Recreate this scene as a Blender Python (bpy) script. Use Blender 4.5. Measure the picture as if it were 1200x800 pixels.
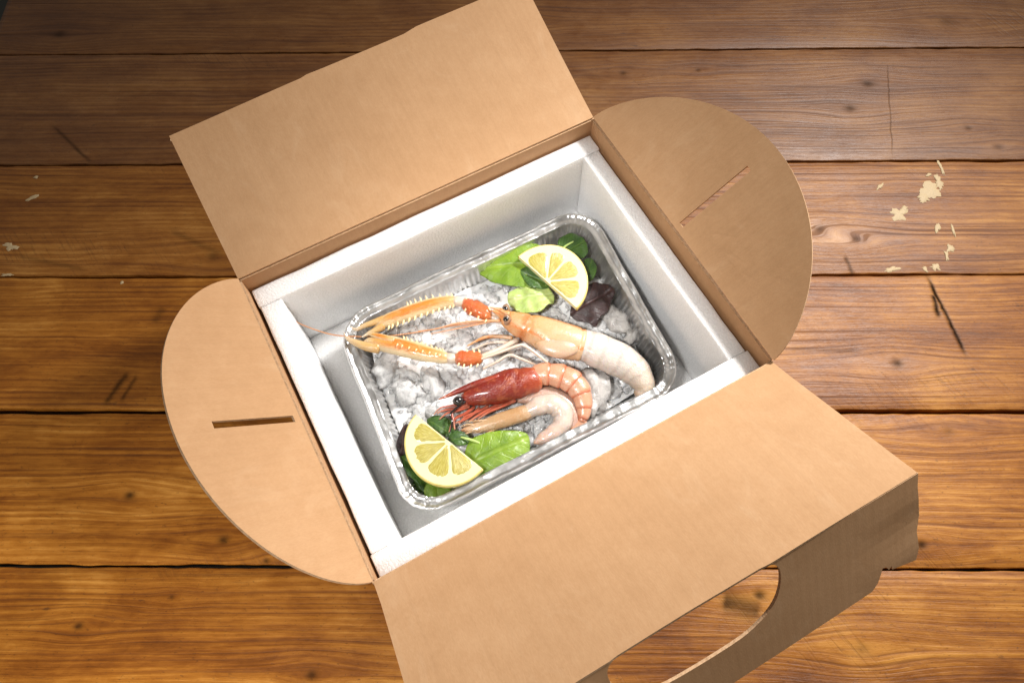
import bpy, bmesh, math, random
from mathutils import Vector, Matrix, noise

random.seed(11)
PI = math.pi
rad = math.radians
scene = bpy.context.scene
for o in list(bpy.data.objects):
    bpy.data.objects.remove(o)

# ------------------------------------------------------------------ camera
CR = ((0.87821, -0.47802, -0.01536), (-0.44494, -0.80481, -0.39282), (0.17541, 0.35181, -0.91949))
CC = Vector((-0.10069, -0.22642, 0.80236))
CF = 841.855
cam_data = bpy.data.cameras.new('camera')
cam_data.sensor_width = 36.0
cam_data.lens = CF / 1200 * 36
cam_data.clip_start = 0.01
cam_data.clip_end = 50
cam = bpy.data.objects.new('camera', cam_data)
scene.collection.objects.link(cam)
cx, cy, cz = Vector(CR[0]), -Vector(CR[1]), -Vector(CR[2])
cam.matrix_world = Matrix(((cx.x, cy.x, cz.x, CC.x), (cx.y, cy.y, cz.y, CC.y), (cx.z, cy.z, cz.z, CC.z), (0, 0, 0, 1)))
scene.camera = cam

# ------------------------------------------------------------------ light of the room, plus an added table fill
world = bpy.data.worlds.new('World')
scene.world = world
world.use_nodes = True
bg = world.node_tree.nodes['Background']
bg.inputs[0].default_value = (1.0, 0.91, 0.80, 1)
bg.inputs[1].default_value = 0.21


def area_lamp(name, loc, aim, size, power, color, spread=180):
    d = bpy.data.lights.new(name, 'AREA')
    d.shape = 'DISK'
    d.size = size
    d.spread = rad(spread)
    d.energy = power
    d.color = color
    o = bpy.data.objects.new(name, d)
    scene.collection.objects.link(o)
    o.location = loc
    o.rotation_euler = (Vector(aim) - Vector(loc)).to_track_quat('-Z', 'Y').to_euler()
    return o


area_lamp('key_softbox', (1.22, 0.26, 1.36), (0.22, -0.20, 0.12), 0.30, 10.5, (1.0, 0.975, 0.94), 75)
area_lamp('accent_spot', (-0.48, -0.18, 1.20), (0.05, 0.02, 0.20), 0.16, 0.275, (1.0, 0.985, 0.96), 23)
area_lamp('added_table_fill', (-0.30, -0.95, 1.15), (-0.50, -0.20, 0.0), 0.22, 2.4, (1.0, 0.97, 0.93), 40)  # added fill lamp with no known source, brightens the near-left boards

vs = scene.view_settings
vs.view_transform = 'Standard'
vs.look = 'None'
vs.exposure = 0.0
vs.gamma = 1.0
scene.render.film_transparent = False
scene.cycles.use_denoising = True
scene.cycles.max_bounces = 10
scene.cycles.diffuse_bounces = 7
scene.cycles.transmission_bounces = 8
scene.cycles.transparent_max_bounces = 16
scene.cycles.caustics_refractive = False
scene.cycles.caustics_reflective = False
scene.cycles.sample_clamp_indirect = 6

COL = scene.collection
WM = {}


# ------------------------------------------------------------------ helpers
def at(u, v, z):
    """point of height z seen at photograph pixel u, v (1200 x 800)"""
    a, b = (u - 600) / CF, (v - 400) / CF
    d = Vector((CR[0][i] * a + CR[1][i] * b + CR[2][i] for i in range(3)))
    return CC + d * ((z - CC.z) / d.z)


def link(o, parent=None, world_m=None):
    COL.objects.link(o)
    m = world_m if world_m is not None else Matrix.Identity(4)
    WM[o] = m
    if parent is not None:
        o.parent = parent
        o.matrix_parent_inverse = WM[parent].inverted()
    o.matrix_basis = m
    return o


def empty(name, loc=(0, 0, 0)):
    return link(bpy.data.objects.new(name, None), None, Matrix.Translation(loc))


def tag(o, label=None, cat=None, group=None, kind=None):
    if label: o['label'] = label
    if cat: o['category'] = cat
    if group: o['group'] = group
    if kind: o['kind'] = kind
    return o


def mesh_obj(name, verts, faces, mat, parent=None, m=None, smooth=True, attrs=None, fmat=None, recentre=True):
    me = bpy.data.meshes.new(name)
    verts = [Vector(v) for v in verts]
    if m is None and recentre:
        lo = Vector((min(v.x for v in verts), min(v.y for v in verts), min(v.z for v in verts)))
        hi = Vector((max(v.x for v in verts), max(v.y for v in verts), max(v.z for v in verts)))
        c = Vector(((lo.x + hi.x) / 2, (lo.y + hi.y) / 2, lo.z))
        verts = [v - c for v in verts]
        m = Matrix.Translation(c)
    me.from_pydata(verts, [], faces)
    for mm in (mat if isinstance(mat, (list, tuple)) else [mat]):
        me.materials.append(mm)
    if smooth:
        me.polygons.foreach_set('use_smooth', [True] * len(me.polygons))
    if fmat:
        me.polygons.foreach_set('material_index', fmat)
    for k, vals in (attrs or {}).items():
        a = me.attributes.new(k, 'FLOAT', 'POINT')
        a.data.foreach_set('value', vals)
    me.update()
    return link(bpy.data.objects.new(name, me), parent, m)


def bm_obj(name, bm, mat, parent=None, m=None, smooth=False):
    me = bpy.data.meshes.new(name)
    bm.normal_update()
    bm.to_mesh(me)
    bm.free()
    for mm in (mat if isinstance(mat, (list, tuple)) else [mat]):
        me.materials.append(mm)
    if smooth:
        me.polygons.foreach_set('use_smooth', [True] * len(me.polygons))
    return link(bpy.data.objects.new(name, me), parent, m)


def sheet(outline, holes=(), thick=0.003, grid=0.03, warp=None, edge_mat=1):
    """a solid sheet cut from an outline (with holes); top face at z=0, body below"""
    bm = bmesh.new()
    edges = []
    for loop in [outline] + list(holes):
        vs_ = [bm.verts.new((p[0], p[1], 0)) for p in loop]
        for i in range(len(vs_)):
            edges.append(bm.edges.new((vs_[i], vs_[(i + 1) % len(vs_)])))
    bmesh.ops.triangle_fill(bm, use_beauty=True, edges=edges)
    xs = [p[0] for p in outline]
    ys = [p[1] for p in outline]
    if grid:
        x = min(xs) + grid
        while x < max(xs) - grid * .3:
            bmesh.ops.bisect_plane(bm, geom=bm.verts[:] + bm.edges[:] + bm.faces[:], plane_co=(x, 0, 0), plane_no=(1, 0, 0))
            x += grid
        y = min(ys) + grid
        while y < max(ys) - grid * .3:
            bmesh.ops.bisect_plane(bm, geom=bm.verts[:] + bm.edges[:] + bm.faces[:], plane_co=(0, y, 0), plane_no=(0, 1, 0))
            y += grid
    bmesh.ops.recalc_face_normals(bm, faces=bm.faces[:])
    if sum(f.normal.z for f in bm.faces) < 0:
        bmesh.ops.reverse_faces(bm, faces=bm.faces[:])
    top = bm.faces[:]
    bnd = [e for e in bm.edges if len(e.link_faces) == 1]
    ret = bmesh.ops.duplicate(bm, geom=bm.verts[:] + bm.edges[:] + bm.faces[:])
    vmap = ret['vert_map']
    low = [g for g in ret['geom'] if isinstance(g, bmesh.types.BMFace)]
    bmesh.ops.reverse_faces(bm, faces=low)
    for g in ret['geom']:
        if isinstance(g, bmesh.types.BMVert):
            g.co.z -= thick
    for e in bnd:
        l = e.link_loops[0]
        a, b = l.vert, l.link_loop_next.vert
        f = bm.faces.new((b, a, vmap[a], vmap[b]))
        f.material_index = edge_mat
    if warp:
        for v in bm.verts:
            v.co.z += warp(v.co.x, v.co.y)
    return bm


def box_bm(x0, x1, y0, y1, z0, z1, bevel=0, seg=2):
    bm = bmesh.new()
    bmesh.ops.create_cube(bm, size=1)
    for v in bm.verts:
        v.co = Vector(((x0 + x1) / 2 + v.co.x * (x1 - x0), (y0 + y1) / 2 + v.co.y * (y1 - y0), (z0 + z1) / 2 + v.co.z * (z1 - z0)))
    if bevel:
        bmesh.ops.bevel(bm, geom=bm.edges[:], offset=bevel, segments=seg, affect='EDGES', profile=0.5)
    return bm


def frame_m(origin, xa, ya, za):
    return Matrix(((xa[0], ya[0], za[0], origin[0]), (xa[1], ya[1], za[1], origin[1]), (xa[2], ya[2], za[2], origin[2]), (0, 0, 0, 1)))


def crom(pts, n):
    """Catmull-Rom through tuples"""
    out = []
    k = len(pts) - 1
    for i in range(n):
        t = i / (n - 1) * k
        j = min(int(t), k - 1)
        f = t - j
        p0, p1, p2, p3 = pts[max(j - 1, 0)], pts[j], pts[j + 1], pts[min(j + 2, k)]
        out.append(tuple(0.5 * ((2 * b) + (c - a) * f + (2 * a - 5 * b + 4 * c - d) * f * f + (3 * b - a - 3 * c + d) * f ** 3)
                         for a, b, c, d in zip(p0, p1, p2, p3)))
    return out


def loft(name, stations, mat, parent=None, n=24, seg=16, rfun=None, off=None):
    """stations: (x, y, z, r_side, r_up); a closed tapering body with attributes along / around"""
    st = crom(stations, n)
    P = [Vector(s[:3]) for s in st]
    verts, faces, ta, aa = [], [], [], []
    up0 = Vector((0, 0, 1))
    for i, s in enumerate(st):
        T = (P[min(i + 1, n - 1)] - P[max(i - 1, 0)]).normalized()
        side = T.cross(up0)
        side = side.normalized() if side.length > 1e-5 else Vector((1, 0, 0))
        up = side.cross(T).normalized()
        t = i / (n - 1)
        for k in range(seg):
            a = 2 * PI * k / seg
            q = rfun(t, a) if rfun else 1.0
            v = P[i] + side * math.cos(a) * max(s[3], 1e-4) * q + up * math.sin(a) * max(s[4], 1e-4) * q
            if off: v += off(t, a, v)
            verts.append(v)
            ta.append(t)
            aa.append(a / (2 * PI))
    for i in range(n - 1):
        for k in range(seg):
            a, b = i * seg + k, i * seg + (k + 1) % seg
            faces.append((a, b, b + seg, a + seg))
    for i, w in ((0, 0), (n - 1, 1)):
        c = len(verts)
        verts.append(P[i] + (P[i] - P[i + (1 if i == 0 else -1)]).normalized() * min(st[i][3], st[i][4]) * .5)
        ta.append(w)
        aa.append(.5)
        for k in range(seg):
            a, b = i * seg + k, i * seg + (k + 1) % seg
            faces.append((b, a, c) if i == 0 else (a, b, c))
    return mesh_obj(name, verts, faces, mat, parent, attrs={'along': ta, 'around': aa})


S_PX = 1 / 1274.0     # metres for a photograph pixel at the height of the food


def ps(u, v, z, w, h=None):
    p = at(u, v, z)
    return (p.x, p.y, p.z, w * S_PX, (h if h is not None else w) * S_PX)


def tube(name, pts, mat, parent=None, n=14, seg=8):
    """pts: (u, v, z, radius in pixels)"""
    return loft(name, [ps(*q) for q in pts], mat, parent, n=n, seg=seg)


# ------------------------------------------------------------------ materials
class NT:
    def __init__(self, name):
        self.mat = bpy.data.materials.new(name)
        self.mat.use_nodes = True
        self.t = self.mat.node_tree
        self.t.nodes.clear()
        self.out = self.t.nodes.new('ShaderNodeOutputMaterial')
        self.p = self.t.nodes.new('ShaderNodeBsdfPrincipled')
        self.t.links.new(self.p.outputs[0], self.out.inputs[0])

    def node(self, typ, **kw):
        n = self.t.nodes.new(typ)
        for k, v in kw.items():
            setattr(n, k, v)
        return n

    def put(self, sock, val):
        if isinstance(val, bpy.types.NodeSocket):
            self.t.links.new(val, sock)
        elif val is not None:
            if sock.type == 'RGBA' and hasattr(val, '__len__') and len(val) == 3:
                val = (*val, 1)
            sock.default_value = val

    def m(self, op, a, b=None, c=None, clamp=False):
        n = self.node('ShaderNodeMath', operation=op, use_clamp=clamp)
        self.put(n.inputs[0], a)
        self.put(n.inputs[1], b)
        self.put(n.inputs[2], c)
        return n.outputs[0]

    def coord(self, which='Object'):
        return self.node('ShaderNodeTexCoord').outputs[which]

    def sep(self, v):
        n = self.node('ShaderNodeSeparateXYZ')
        self.put(n.inputs[0], v)
        return n.outputs

    def comb(self, x, y, z=0.0):
        n = self.node('ShaderNodeCombineXYZ')
        for i, q in enumerate((x, y, z)):
            self.put(n.inputs[i], q)
        return n.outputs[0]

    def noise(self, vec, scale, detail=4, rough=.55, dist=0.0):
        n = self.node('ShaderNodeTexNoise')
        self.put(n.inputs['Vector'], vec)
        n.inputs['Scale'].default_value = scale
        n.inputs['Detail'].default_value = detail
        n.inputs['Roughness'].default_value = rough
        n.inputs['Distortion'].default_value = dist
        return n.outputs[0]

    def voro(self, vec, scale, feature='F1', rnd=1.0):
        n = self.node('ShaderNodeTexVoronoi', feature=feature)
        self.put(n.inputs['Vector'], vec)
        n.inputs['Scale'].default_value = scale
        n.inputs['Randomness'].default_value = rnd
        return n.outputs[0]

    def ramp(self, fac, stops, interp='LINEAR'):
        n = self.node('ShaderNodeValToRGB')
        n.color_ramp.interpolation = interp
        el = n.color_ramp.elements
        while len(el) < len(stops):
            el.new(0.5)
        for e, (p, c) in zip(el, stops):
            e.position = p
            e.color = (*c, 1) if hasattr(c, '__len__') else (c, c, c, 1)
        self.put(n.inputs[0], fac)
        return n.outputs[0]

    def mix(self, fac, a, b, blend='MIX'):
        n = self.node('ShaderNodeMix', data_type='RGBA', blend_type=blend)
        self.put(n.inputs[0], fac)
        self.put(n.inputs[6], a)
        self.put(n.inputs[7], b)
        return n.outputs[2]

    def attr(self, name):
        return self.node('ShaderNodeAttribute', attribute_name=name).outputs['Fac']

    def bump(self, h, strength, dist, normal=None):
        n = self.node('ShaderNodeBump')
        n.inputs['Strength'].default_value = strength
        n.inputs['Distance'].default_value = dist
        self.put(n.inputs['Height'], h)
        if normal is not None:
            self.put(n.inputs['Normal'], normal)
        self.put(self.p.inputs['Normal'], n.outputs[0])
        return n.outputs[0]

    def set(self, **kw):
        for k, v in kw.items():
            self.put(self.p.inputs[k.replace('_', ' ')], v)
        return self


def cardboard():
    n = NT('kraft_cardboard')
    co = n.coord()
    x, y, z = n.sep(co)
    big = n.noise(co, 9, 3)
    mid = n.noise(co, 70, 4, .6)
    fib = n.noise(n.comb(n.m('MULTIPLY', x, 1.0), n.m('MULTIPLY', y, .35), z), 900, 3, .7)
    speck = n.voro(co, 1300)
    t = n.m('ADD', n.m('MULTIPLY', big, .45), n.m('ADD', n.m('MULTIPLY', mid, .25), n.m('MULTIPLY', fib, .35)))
    c = n.ramp(t, [(.25, (.385, .212, .100)), (.52, (.465, .268, .135)), (.78, (.545, .332, .180))])
    dark = n.ramp(speck, [(.06, 1), (.16, 0)])
    scuff = n.ramp(n.noise(n.comb(n.m('MULTIPLY', x, 1.0), n.m('MULTIPLY', y, .5), z), 34, 6, .72, .8), [(.55, 0), (.72, 1)])
    c = n.mix(n.m('MULTIPLY', scuff, .22), c, (.62, .43, .27))
    line = n.noise(n.comb(n.m('MULTIPLY', x, 260), n.m('MULTIPLY', y, 7), z), 1, 3, .6)
    c = n.mix(n.ramp(line, [(.5, 0), (.75, .13)]), c, (.33, .19, .095))
    c = n.mix(n.m('MULTIPLY', dark, .16), c, (.26, .14, .065))
    flute = n.m('SINE', n.m('MULTIPLY', x, 2 * PI / .0068))
    c = n.mix(n.m('MULTIPLY', n.m('ADD', flute, 1), .022), c, (.62, .40, .22))
    n.set(Base_Color=c, Roughness=.78)
    n.put(n.p.inputs['Specular IOR Level'], .25)
    h = n.m('ADD', n.m('MULTIPLY', flute, .05), n.m('ADD', n.m('MULTIPLY', fib, .5), n.m('MULTIPLY', n.noise(co, 28, 2), .9)))
    n.bump(h, .22, .0006)
    return n.mat


def cardboard_edge():
    n = NT('cardboard_cut_edge')
    co = n.coord()
    w = n.noise(co, 420, 2, .6)
    c = n.ramp(w, [(.3, (.44, .27, .145)), (.6, (.60, .39, .225))])
    n.set(Base_Color=c, Roughness=.9)
    n.bump(w, .5, .0006)
    return n.mat


def foam():
    n = NT('expanded_foam')
    co = n.coord()
    v = n.voro(co, 330)
    e = n.voro(co, 330, 'DISTANCE_TO_EDGE')
    g = n.noise(co, 45, 3)
    c = n.mix(n.ramp(e, [(.0, .8), (.14, 0)]), (.965, .962, .958), (.88, .877, .872))
    c = n.mix(n.m('MULTIPLY', g, .06), c, (.80, .79, .78))
    n.set(Base_Color=c, Roughness=.62)
    n.put(n.p.inputs['Subsurface Weight'], .6)
    n.p.inputs['Subsurface Radius'].default_value = (1, 1, .97)
    n.p.inputs['Subsurface Scale'].default_value = .02
    n.put(n.p.inputs['Specular IOR Level'], .3)
    n.bump(n.m('ADD', n.ramp(e, [(0, 0), (.25, 1)]), n.m('ADD', n.m('MULTIPLY', g, 1.2), n.m('MULTIPLY', n.noise(co, 600, 2), .8))), .5, .0007)
    return n.mat


def foil(name='aluminium_foil', rough=.2):
    n = NT(name)
    co = n.coord()
    a = n.noise(co, 75, 4, .55, .4)
    b = n.noise(co, 420, 2)
    c = n.ramp(a, [(.3, (.66, .655, .65)), (.7, (.90, .895, .885))])
    n.set(Base_Color=c, Metallic=1.0, Roughness=n.m('ADD', n.m('MULTIPLY', a, .2), rough))
    n.bump(n.m('ADD', a, n.m('MULTIPLY', b, .12)), .55, .0016)
    return n.mat


def ice_mat(name, clear):
    n = NT(name)
    co = n.coord()
    a = n.noise(co, 170, 4, .6)
    crack = n.ramp(n.noise(co, 85, 5, .65, .6), [(.36, 0), (.64, 1)])
    n.set(Base_Color=n.mix(crack, (.86, .84, .82), (.96, .955, .945)), Roughness=n.m('ADD', n.m('MULTIPLY', a, .12), .02), IOR=1.31)
    n.put(n.p.inputs['Transmission Weight'], n.m('SUBTRACT', clear, n.m('MULTIPLY', crack, clear * .7)))
    n.put(n.p.inputs['Subsurface Weight'], 1.0)
    n.p.inputs['Subsurface Radius'].default_value = (1, .98, .95)
    n.p.inputs['Subsurface Scale'].default_value = .004
    n.put(n.p.inputs['Coat Weight'], .6)
    n.put(n.p.inputs['Coat Roughness'], .03)
    n.put(n.p.inputs['Coat IOR'], 1.33)
    n.bump(n.m('ADD', a, n.noise(co, 60, 2)), .3, .002)
    return n.mat


def glassy_ice(name, milk, tint=(.86, .85, .84)):
    """clear wet ice: mostly see-through, a little milky, bright where it reflects"""
    n = NT(name)
    co = n.coord()
    a = n.noise(co, 190, 4, .6)
    cloud = n.ramp(n.noise(co, 110, 5, .65, .6), [(.40, 0), (.66, 1)])
    n.set(Base_Color=tint, Roughness=.35)
    b = n.bump(n.m('ADD', a, n.noise(co, 70, 3)), .45, .002)
    tr = n.node('ShaderNodeBsdfTransparent')
    n.put(tr.inputs[0], (.985, .98, .975))
    gl = n.node('ShaderNodeBsdfGlossy')
    n.put(gl.inputs['Roughness'], .02)
    n.put(gl.inputs['Normal'], b)
    fr = n.node('ShaderNodeFresnel')
    n.put(fr.inputs['IOR'], 1.31)
    n.put(fr.inputs['Normal'], b)
    m1 = n.node('ShaderNodeMixShader')
    n.put(m1.inputs[0], n.m('ADD', milk, n.m('MULTIPLY', cloud, .30)))
    n.t.links.new(tr.outputs[0], m1.inputs[1])
    n.t.links.new(n.p.outputs[0], m1.inputs[2])
    m2 = n.node('ShaderNodeMixShader')
    n.put(m2.inputs[0], fr.outputs[0])
    n.t.links.new(m1.outputs[0], m2.inputs[1])
    n.t.links.new(gl.outputs[0], m2.inputs[2])
    n.t.links.new(m2.outputs[0], n.out.inputs[0])
    return n.mat


def shell(name, stops, rough=.28, sss=.12, noise_amt=.3, scale=160, bump=.25, mottling=(.9, .5, .25), coat=.3, radius=(.006, .003, .0015), band=None, stripe=0, dorsal=None):
    """colour runs along the body (attribute along)"""
    n = NT(name)
    co = n.coord()
    al = n.attr('along')
    a = n.noise(co, scale, 4, .6)
    b = n.noise(co, scale * 4, 3, .6)
    f = n.m('ADD', al, n.m('MULTIPLY', n.m('SUBTRACT', a, .5), noise_amt))
    stops = [(p, tuple(q * k for q, k in zip(col, (.66, .60, .54)))) for p, col in stops]
    mottling = tuple(q * k for q, k in zip(mottling, (.66, .60, .54)))
    c = n.ramp(f, stops)
    c = n.mix(n.ramp(n.noise(co, scale * .7, 5, .65), [(.5, 0), (.7, .55)]), c, mottling)
    if stripe:
        ph = n.m('SINE', n.m('MULTIPLY', n.m('ADD', al, n.m('MULTIPLY', n.m('SUBTRACT', n.noise(co, 60, 3), .5), .12)), 2 * PI * stripe))
        fibre = n.noise(n.comb(n.m('MULTIPLY', al, 9.0), n.m('MULTIPLY', n.attr('around'), 90.0), 0.0), 1, 4, .6)
        c = n.mix(n.m('MULTIPLY', n.ramp(ph, [(.5, 0), (.95, 1)]), .45), c, (.40, .32, .26))
        c = n.mix(n.ramp(fibre, [(.5, 0), (.72, .45)]), c, (.36, .31, .28))
    if dorsal:
        ar = n.attr('around')
        for centre, wid in dorsal[1]:
            dd = n.m('ABSOLUTE', n.m('SUBTRACT', ar, n.m('ADD', centre, n.m('MULTIPLY', n.m('SUBTRACT', a, .5), .05))))
            c = n.mix(n.ramp(dd, [(wid * .3, .8), (wid, 0)]), c, dorsal[0])
    if band:
        lat = n.m('ABSOLUTE', n.m('COSINE', n.m('MULTIPLY', n.attr('around'), 2 * PI)))
        lat = n.m('ADD', lat, n.m('MULTIPLY', n.m('SUBTRACT', a, .5), .35))
        c = n.mix(n.ramp(lat, [(.45, 0), (.78, .9)]), c, band)
        ridge = n.ramp(n.m('ABSOLUTE', n.m('SUBTRACT', lat, .30)), [(0, 1), (.07, 0)])
        c = n.mix(n.m('MULTIPLY', ridge, .5), c, (.45, .10, .012))
    n.set(Base_Color=c, Roughness=n.m('ADD', n.m('MULTIPLY', b, .15), rough - .07))
    n.put(n.p.inputs['Subsurface Weight'], sss)
    n.p.inputs['Subsurface Radius'].default_value = (1, .5, .25)
    n.p.inputs['Subsurface Scale'].default_value = radius[0]
    n.put(n.p.inputs['Coat Weight'], coat)
    n.put(n.p.inputs['Coat Roughness'], .12)
    n.bump(n.m('ADD', a, n.m('MULTIPLY', b, .5)), bump, .0012)
    return n.mat


def leaf_mat(name, dark, light, vein, rough=.42, coat=.12):
    n = NT(name)
    co = n.coord()
    lat, al = n.attr('lateral'), n.attr('along')
    ab = n.m('ABSOLUTE', lat)
    a = n.noise(co, 60, 4, .6)
    wob = n.noise(co, 90, 3)
    mid = n.ramp(ab, [(.0, 1), (.05, .7), (.09, 0)])
    ph = n.m('ADD', n.m('SUBTRACT', n.m('MULTIPLY', al, 6.5), n.m('MULTIPLY', ab, 3.0)), n.m('MULTIPLY', wob, .9))
    tri = n.m('ABSOLUTE', n.m('SUBTRACT', n.m('FRACT', ph), .5))
    side = n.ramp(tri, [(.0, 1), (.055, .35), (.1, 0)])
    net = n.ramp(n.voro(co, 420, 'DISTANCE_TO_EDGE'), [(0, 1), (.07, 0)])
    v = n.m('MAXIMUM', mid, n.m('MAXIMUM', n.m('MULTIPLY', side, .65), n.m('MULTIPLY', net, .2)))
    c = n.ramp(a, [(.3, dark), (.7, light)])
    c = n.mix(n.m('MULTIPLY', v, n.m('MULTIPLY', a, .6)), c, vein)
    n.set(Base_Color=c, Roughness=rough)
    n.put(n.p.inputs['Subsurface Weight'], .15)
    n.p.inputs['Subsurface Radius'].default_value = (.6, 1, .2)
    n.p.inputs['Subsurface Scale'].default_value = .002
    n.put(n.p.inputs['Coat Weight'], coat)
    n.put(n.p.inputs['Coat Roughness'], .2)
    n.bump(n.m('SUBTRACT', n.m('MULTIPLY', n.noise(co, 130, 3), 1.0), n.m('MULTIPLY', v, .9)), .5, .0011)
    return n.mat


def plain(name, col, rough=.4, coat=0.0, bump=0.0, scale=300, var=.15, sss=0.0, metal=0.0):
    n = NT(name)
    co = n.coord()
    a = n.noise(co, scale, 4)
    c = n.mix(n.m('MULTIPLY', a, var * 2), col, tuple(q * .45 for q in col))
    n.set(Base_Color=c, Roughness=rough, Metallic=metal)
    n.put(n.p.inputs['Coat Weight'], coat)
    if sss:
        n.put(n.p.inputs['Subsurface Weight'], sss)
        n.p.inputs['Subsurface Scale'].default_value = .003
    if bump:
        n.bump(a, bump, .001)
    return n.mat


def pulp_mat():
    n = NT('lemon_pulp')
    co = n.coord()
    r, th = n.attr('radial'), n.attr('angle')
    fib = n.noise(n.comb(n.m('MULTIPLY', r, 5.0), n.m('MULTIPLY', th, 34.0), 0.0), 1.0, 4, .6, .4)
    c = n.ramp(fib, [(.28, (.28, .225, .03)), (.5, (.42, .355, .075)), (.72, (.60, .54, .20))])
    n.set(Base_Color=c, Roughness=.16)
    n.put(n.p.inputs['Subsurface Weight'], .35)
    n.p.inputs['Subsurface Radius'].default_value = (1, .8, .2)
    n.p.inputs['Subsurface Scale'].default_value = .004
    n.put(n.p.inputs['Coat Weight'], .5)
    n.bump(fib, .6, .0012)
    return n.mat


def wood(name, knots, streaks, stain_falloff, grey, seed, spec=.26):
    """one old stained pine board; knots (x, y, r, darkness) and streaks (x0, y0, x1, y1, w, darkness) in the board's own metres"""
    n = NT(name)
    co = n.coord()
    x, y, z = n.sep(co)
    yy = y
    kdark = 0.0
    for kx, ky, r, dk in knots:
        dx = n.m('SUBTRACT', x, kx)
        dy = n.m('SUBTRACT', y, ky)
        d2 = n.m('ADD', n.m('MULTIPLY', n.m('MULTIPLY', dx, dx), .16), n.m('MULTIPLY', dy, dy))
        g = n.m('EXPONENT', n.m('MULTIPLY', d2, -1 / (r * 2.6) ** 2))
        yy = n.m('SUBTRACT', yy, n.m('MULTIPLY', n.m('MULTIPLY', dy, g), .82))
        d3 = n.m('ADD', n.m('MULTIPLY', n.m('MULTIPLY', dx, dx), .6), n.m('MULTIPLY', dy, dy))
        core = n.m('EXPONENT', n.m('MULTIPLY', d3, -1 / (r * .62) ** 2))
        kdark = n.m('MAXIMUM', n.m('MULTIPLY', core, dk), kdark)
    wob = n.noise(n.comb(n.m('MULTIPLY', x, 3.2), n.m('MULTIPLY', y, 9), seed), 1, 3, .5)
    yw = n.m('ADD', yy, n.m('MULTIPLY', n.m('SUBTRACT', wob, .5), .010))
    g1 = n.noise(n.comb(n.m('MULTIPLY', x, 1.5), n.m('MULTIPLY', yw, 44), seed + 3.1), 1, 4, .55, .2)
    g2 = n.noise(n.comb(n.m('MULTIPLY', x, 2.4), n.m('MULTIPLY', yw, 310), seed + 7.7), 1, 4, .6, .1)
    g3 = n.noise(n.comb(n.m('MULTIPLY', x, 60), n.m('MULTIPLY', yw, 900), seed + 1.7), 1, 3, .7)
    g4 = n.noise(n.comb(n.m('MULTIPLY', x, 26), n.m('MULTIPLY', yw, 520), seed + 6.3), 1, 3, .6)
    ring = n.m('SINE', n.m('MULTIPLY', n.m('ADD', yw, n.m('MULTIPLY', wob, .035)), 2 * PI / .0078))
    blot = n.noise(n.comb(n.m('MULTIPLY', x, 5.5), n.m('MULTIPLY', y, 13), seed + 5), 1, 5, .6, .5)
    wear = n.noise(n.comb(n.m('MULTIPLY', x, 26), n.m('MULTIPLY', y, 55), seed + 9), 1, 5, .7, .6)
    t = n.m('ADD', n.m('MULTIPLY', g1, .20), n.m('MULTIPLY', g2, .30))
    t = n.m('ADD', t, n.m('MULTIPLY', ring, n.m('MULTIPLY', blot, .05)))
    t = n.m('ADD', t, n.m('MULTIPLY', n.m('SUBTRACT', g3, .5), .16))
    t = n.m('ADD', t, n.m('MULTIPLY', blot, .48))
    t = n.m('ADD', t, n.m('MULTIPLY', n.m('SUBTRACT', wear, .5), .20))
    c = n.ramp(t, [(.32, (.090, .024, .002)), (.43, (.195, .060, .005)), (.53, (.315, .114, .012)), (.68, (.53, .240, .045))])
    c = n.mix(stain_falloff, c, (.07, .022, .004), 'MIX')  # board stain together with painted-in light fall-off
    gmask = n.m('MULTIPLY', grey, n.ramp(wear, [(.3, .45), (.65, 1)]))
    c = n.mix(gmask, c, n.ramp(t, [(.3, (.050, .026, .013)), (.6, (.23, .125, .066))]))
    # pores and open grain
    pore = n.m('MAXIMUM', n.m('MULTIPLY', n.ramp(g2, [(.36, 1), (.43, 0)]), .7), n.m('MULTIPLY', n.ramp(g4, [(.30, 1), (.38, 0)]), .8))
    c = n.mix(n.m('MULTIPLY', pore, .42), c, (.050, .015, .003))
    pit = n.ramp(n.noise(n.comb(n.m('MULTIPLY', x, 55), n.m('MULTIPLY', y, 120), seed + 2), 1, 3, .6), [(.70, 0), (.78, 1)])
    c = n.mix(n.m('MULTIPLY', pit, .55), c, (.035, .015, .006))
    # saw marks running aslant, only in patches
    da = n.m('ADD', n.m('MULTIPLY', x, .80), n.m('MULTIPLY', y, .60))
    db = n.m('SUBTRACT', n.m('MULTIPLY', y, .80), n.m('MULTIPLY', x, .60))
    sn = n.noise(n.comb(n.m('MULTIPLY', db, 22), n.m('MULTIPLY', da, 260), seed + 21), 1, 3, .6)
    smask = n.ramp(n.noise(n.comb(n.m('MULTIPLY', x, 4), n.m('MULTIPLY', y, 9), seed + 13), 1, 3), [(.54, 0), (.70, 1)])
    saw = n.m('MULTIPLY', n.ramp(sn, [(.52, 0), (.66, 1)]), n.m('MULTIPLY', smask, wear))
    c = n.mix(n.m('MULTIPLY', saw, .5), c, (.055, .018, .004))
    # dents and grime specks
    spk = n.ramp(n.noise(n.comb(n.m('MULTIPLY', x, 240), n.m('MULTIPLY', y, 420), seed + 4), 1, 2, .5), [(.64, 0), (.74, 1)])
    c = n.mix(n.m('MULTIPLY', spk, n.m('MULTIPLY', wear, .8)), c, (.035, .012, .004))
    sdark = 0.0
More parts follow.
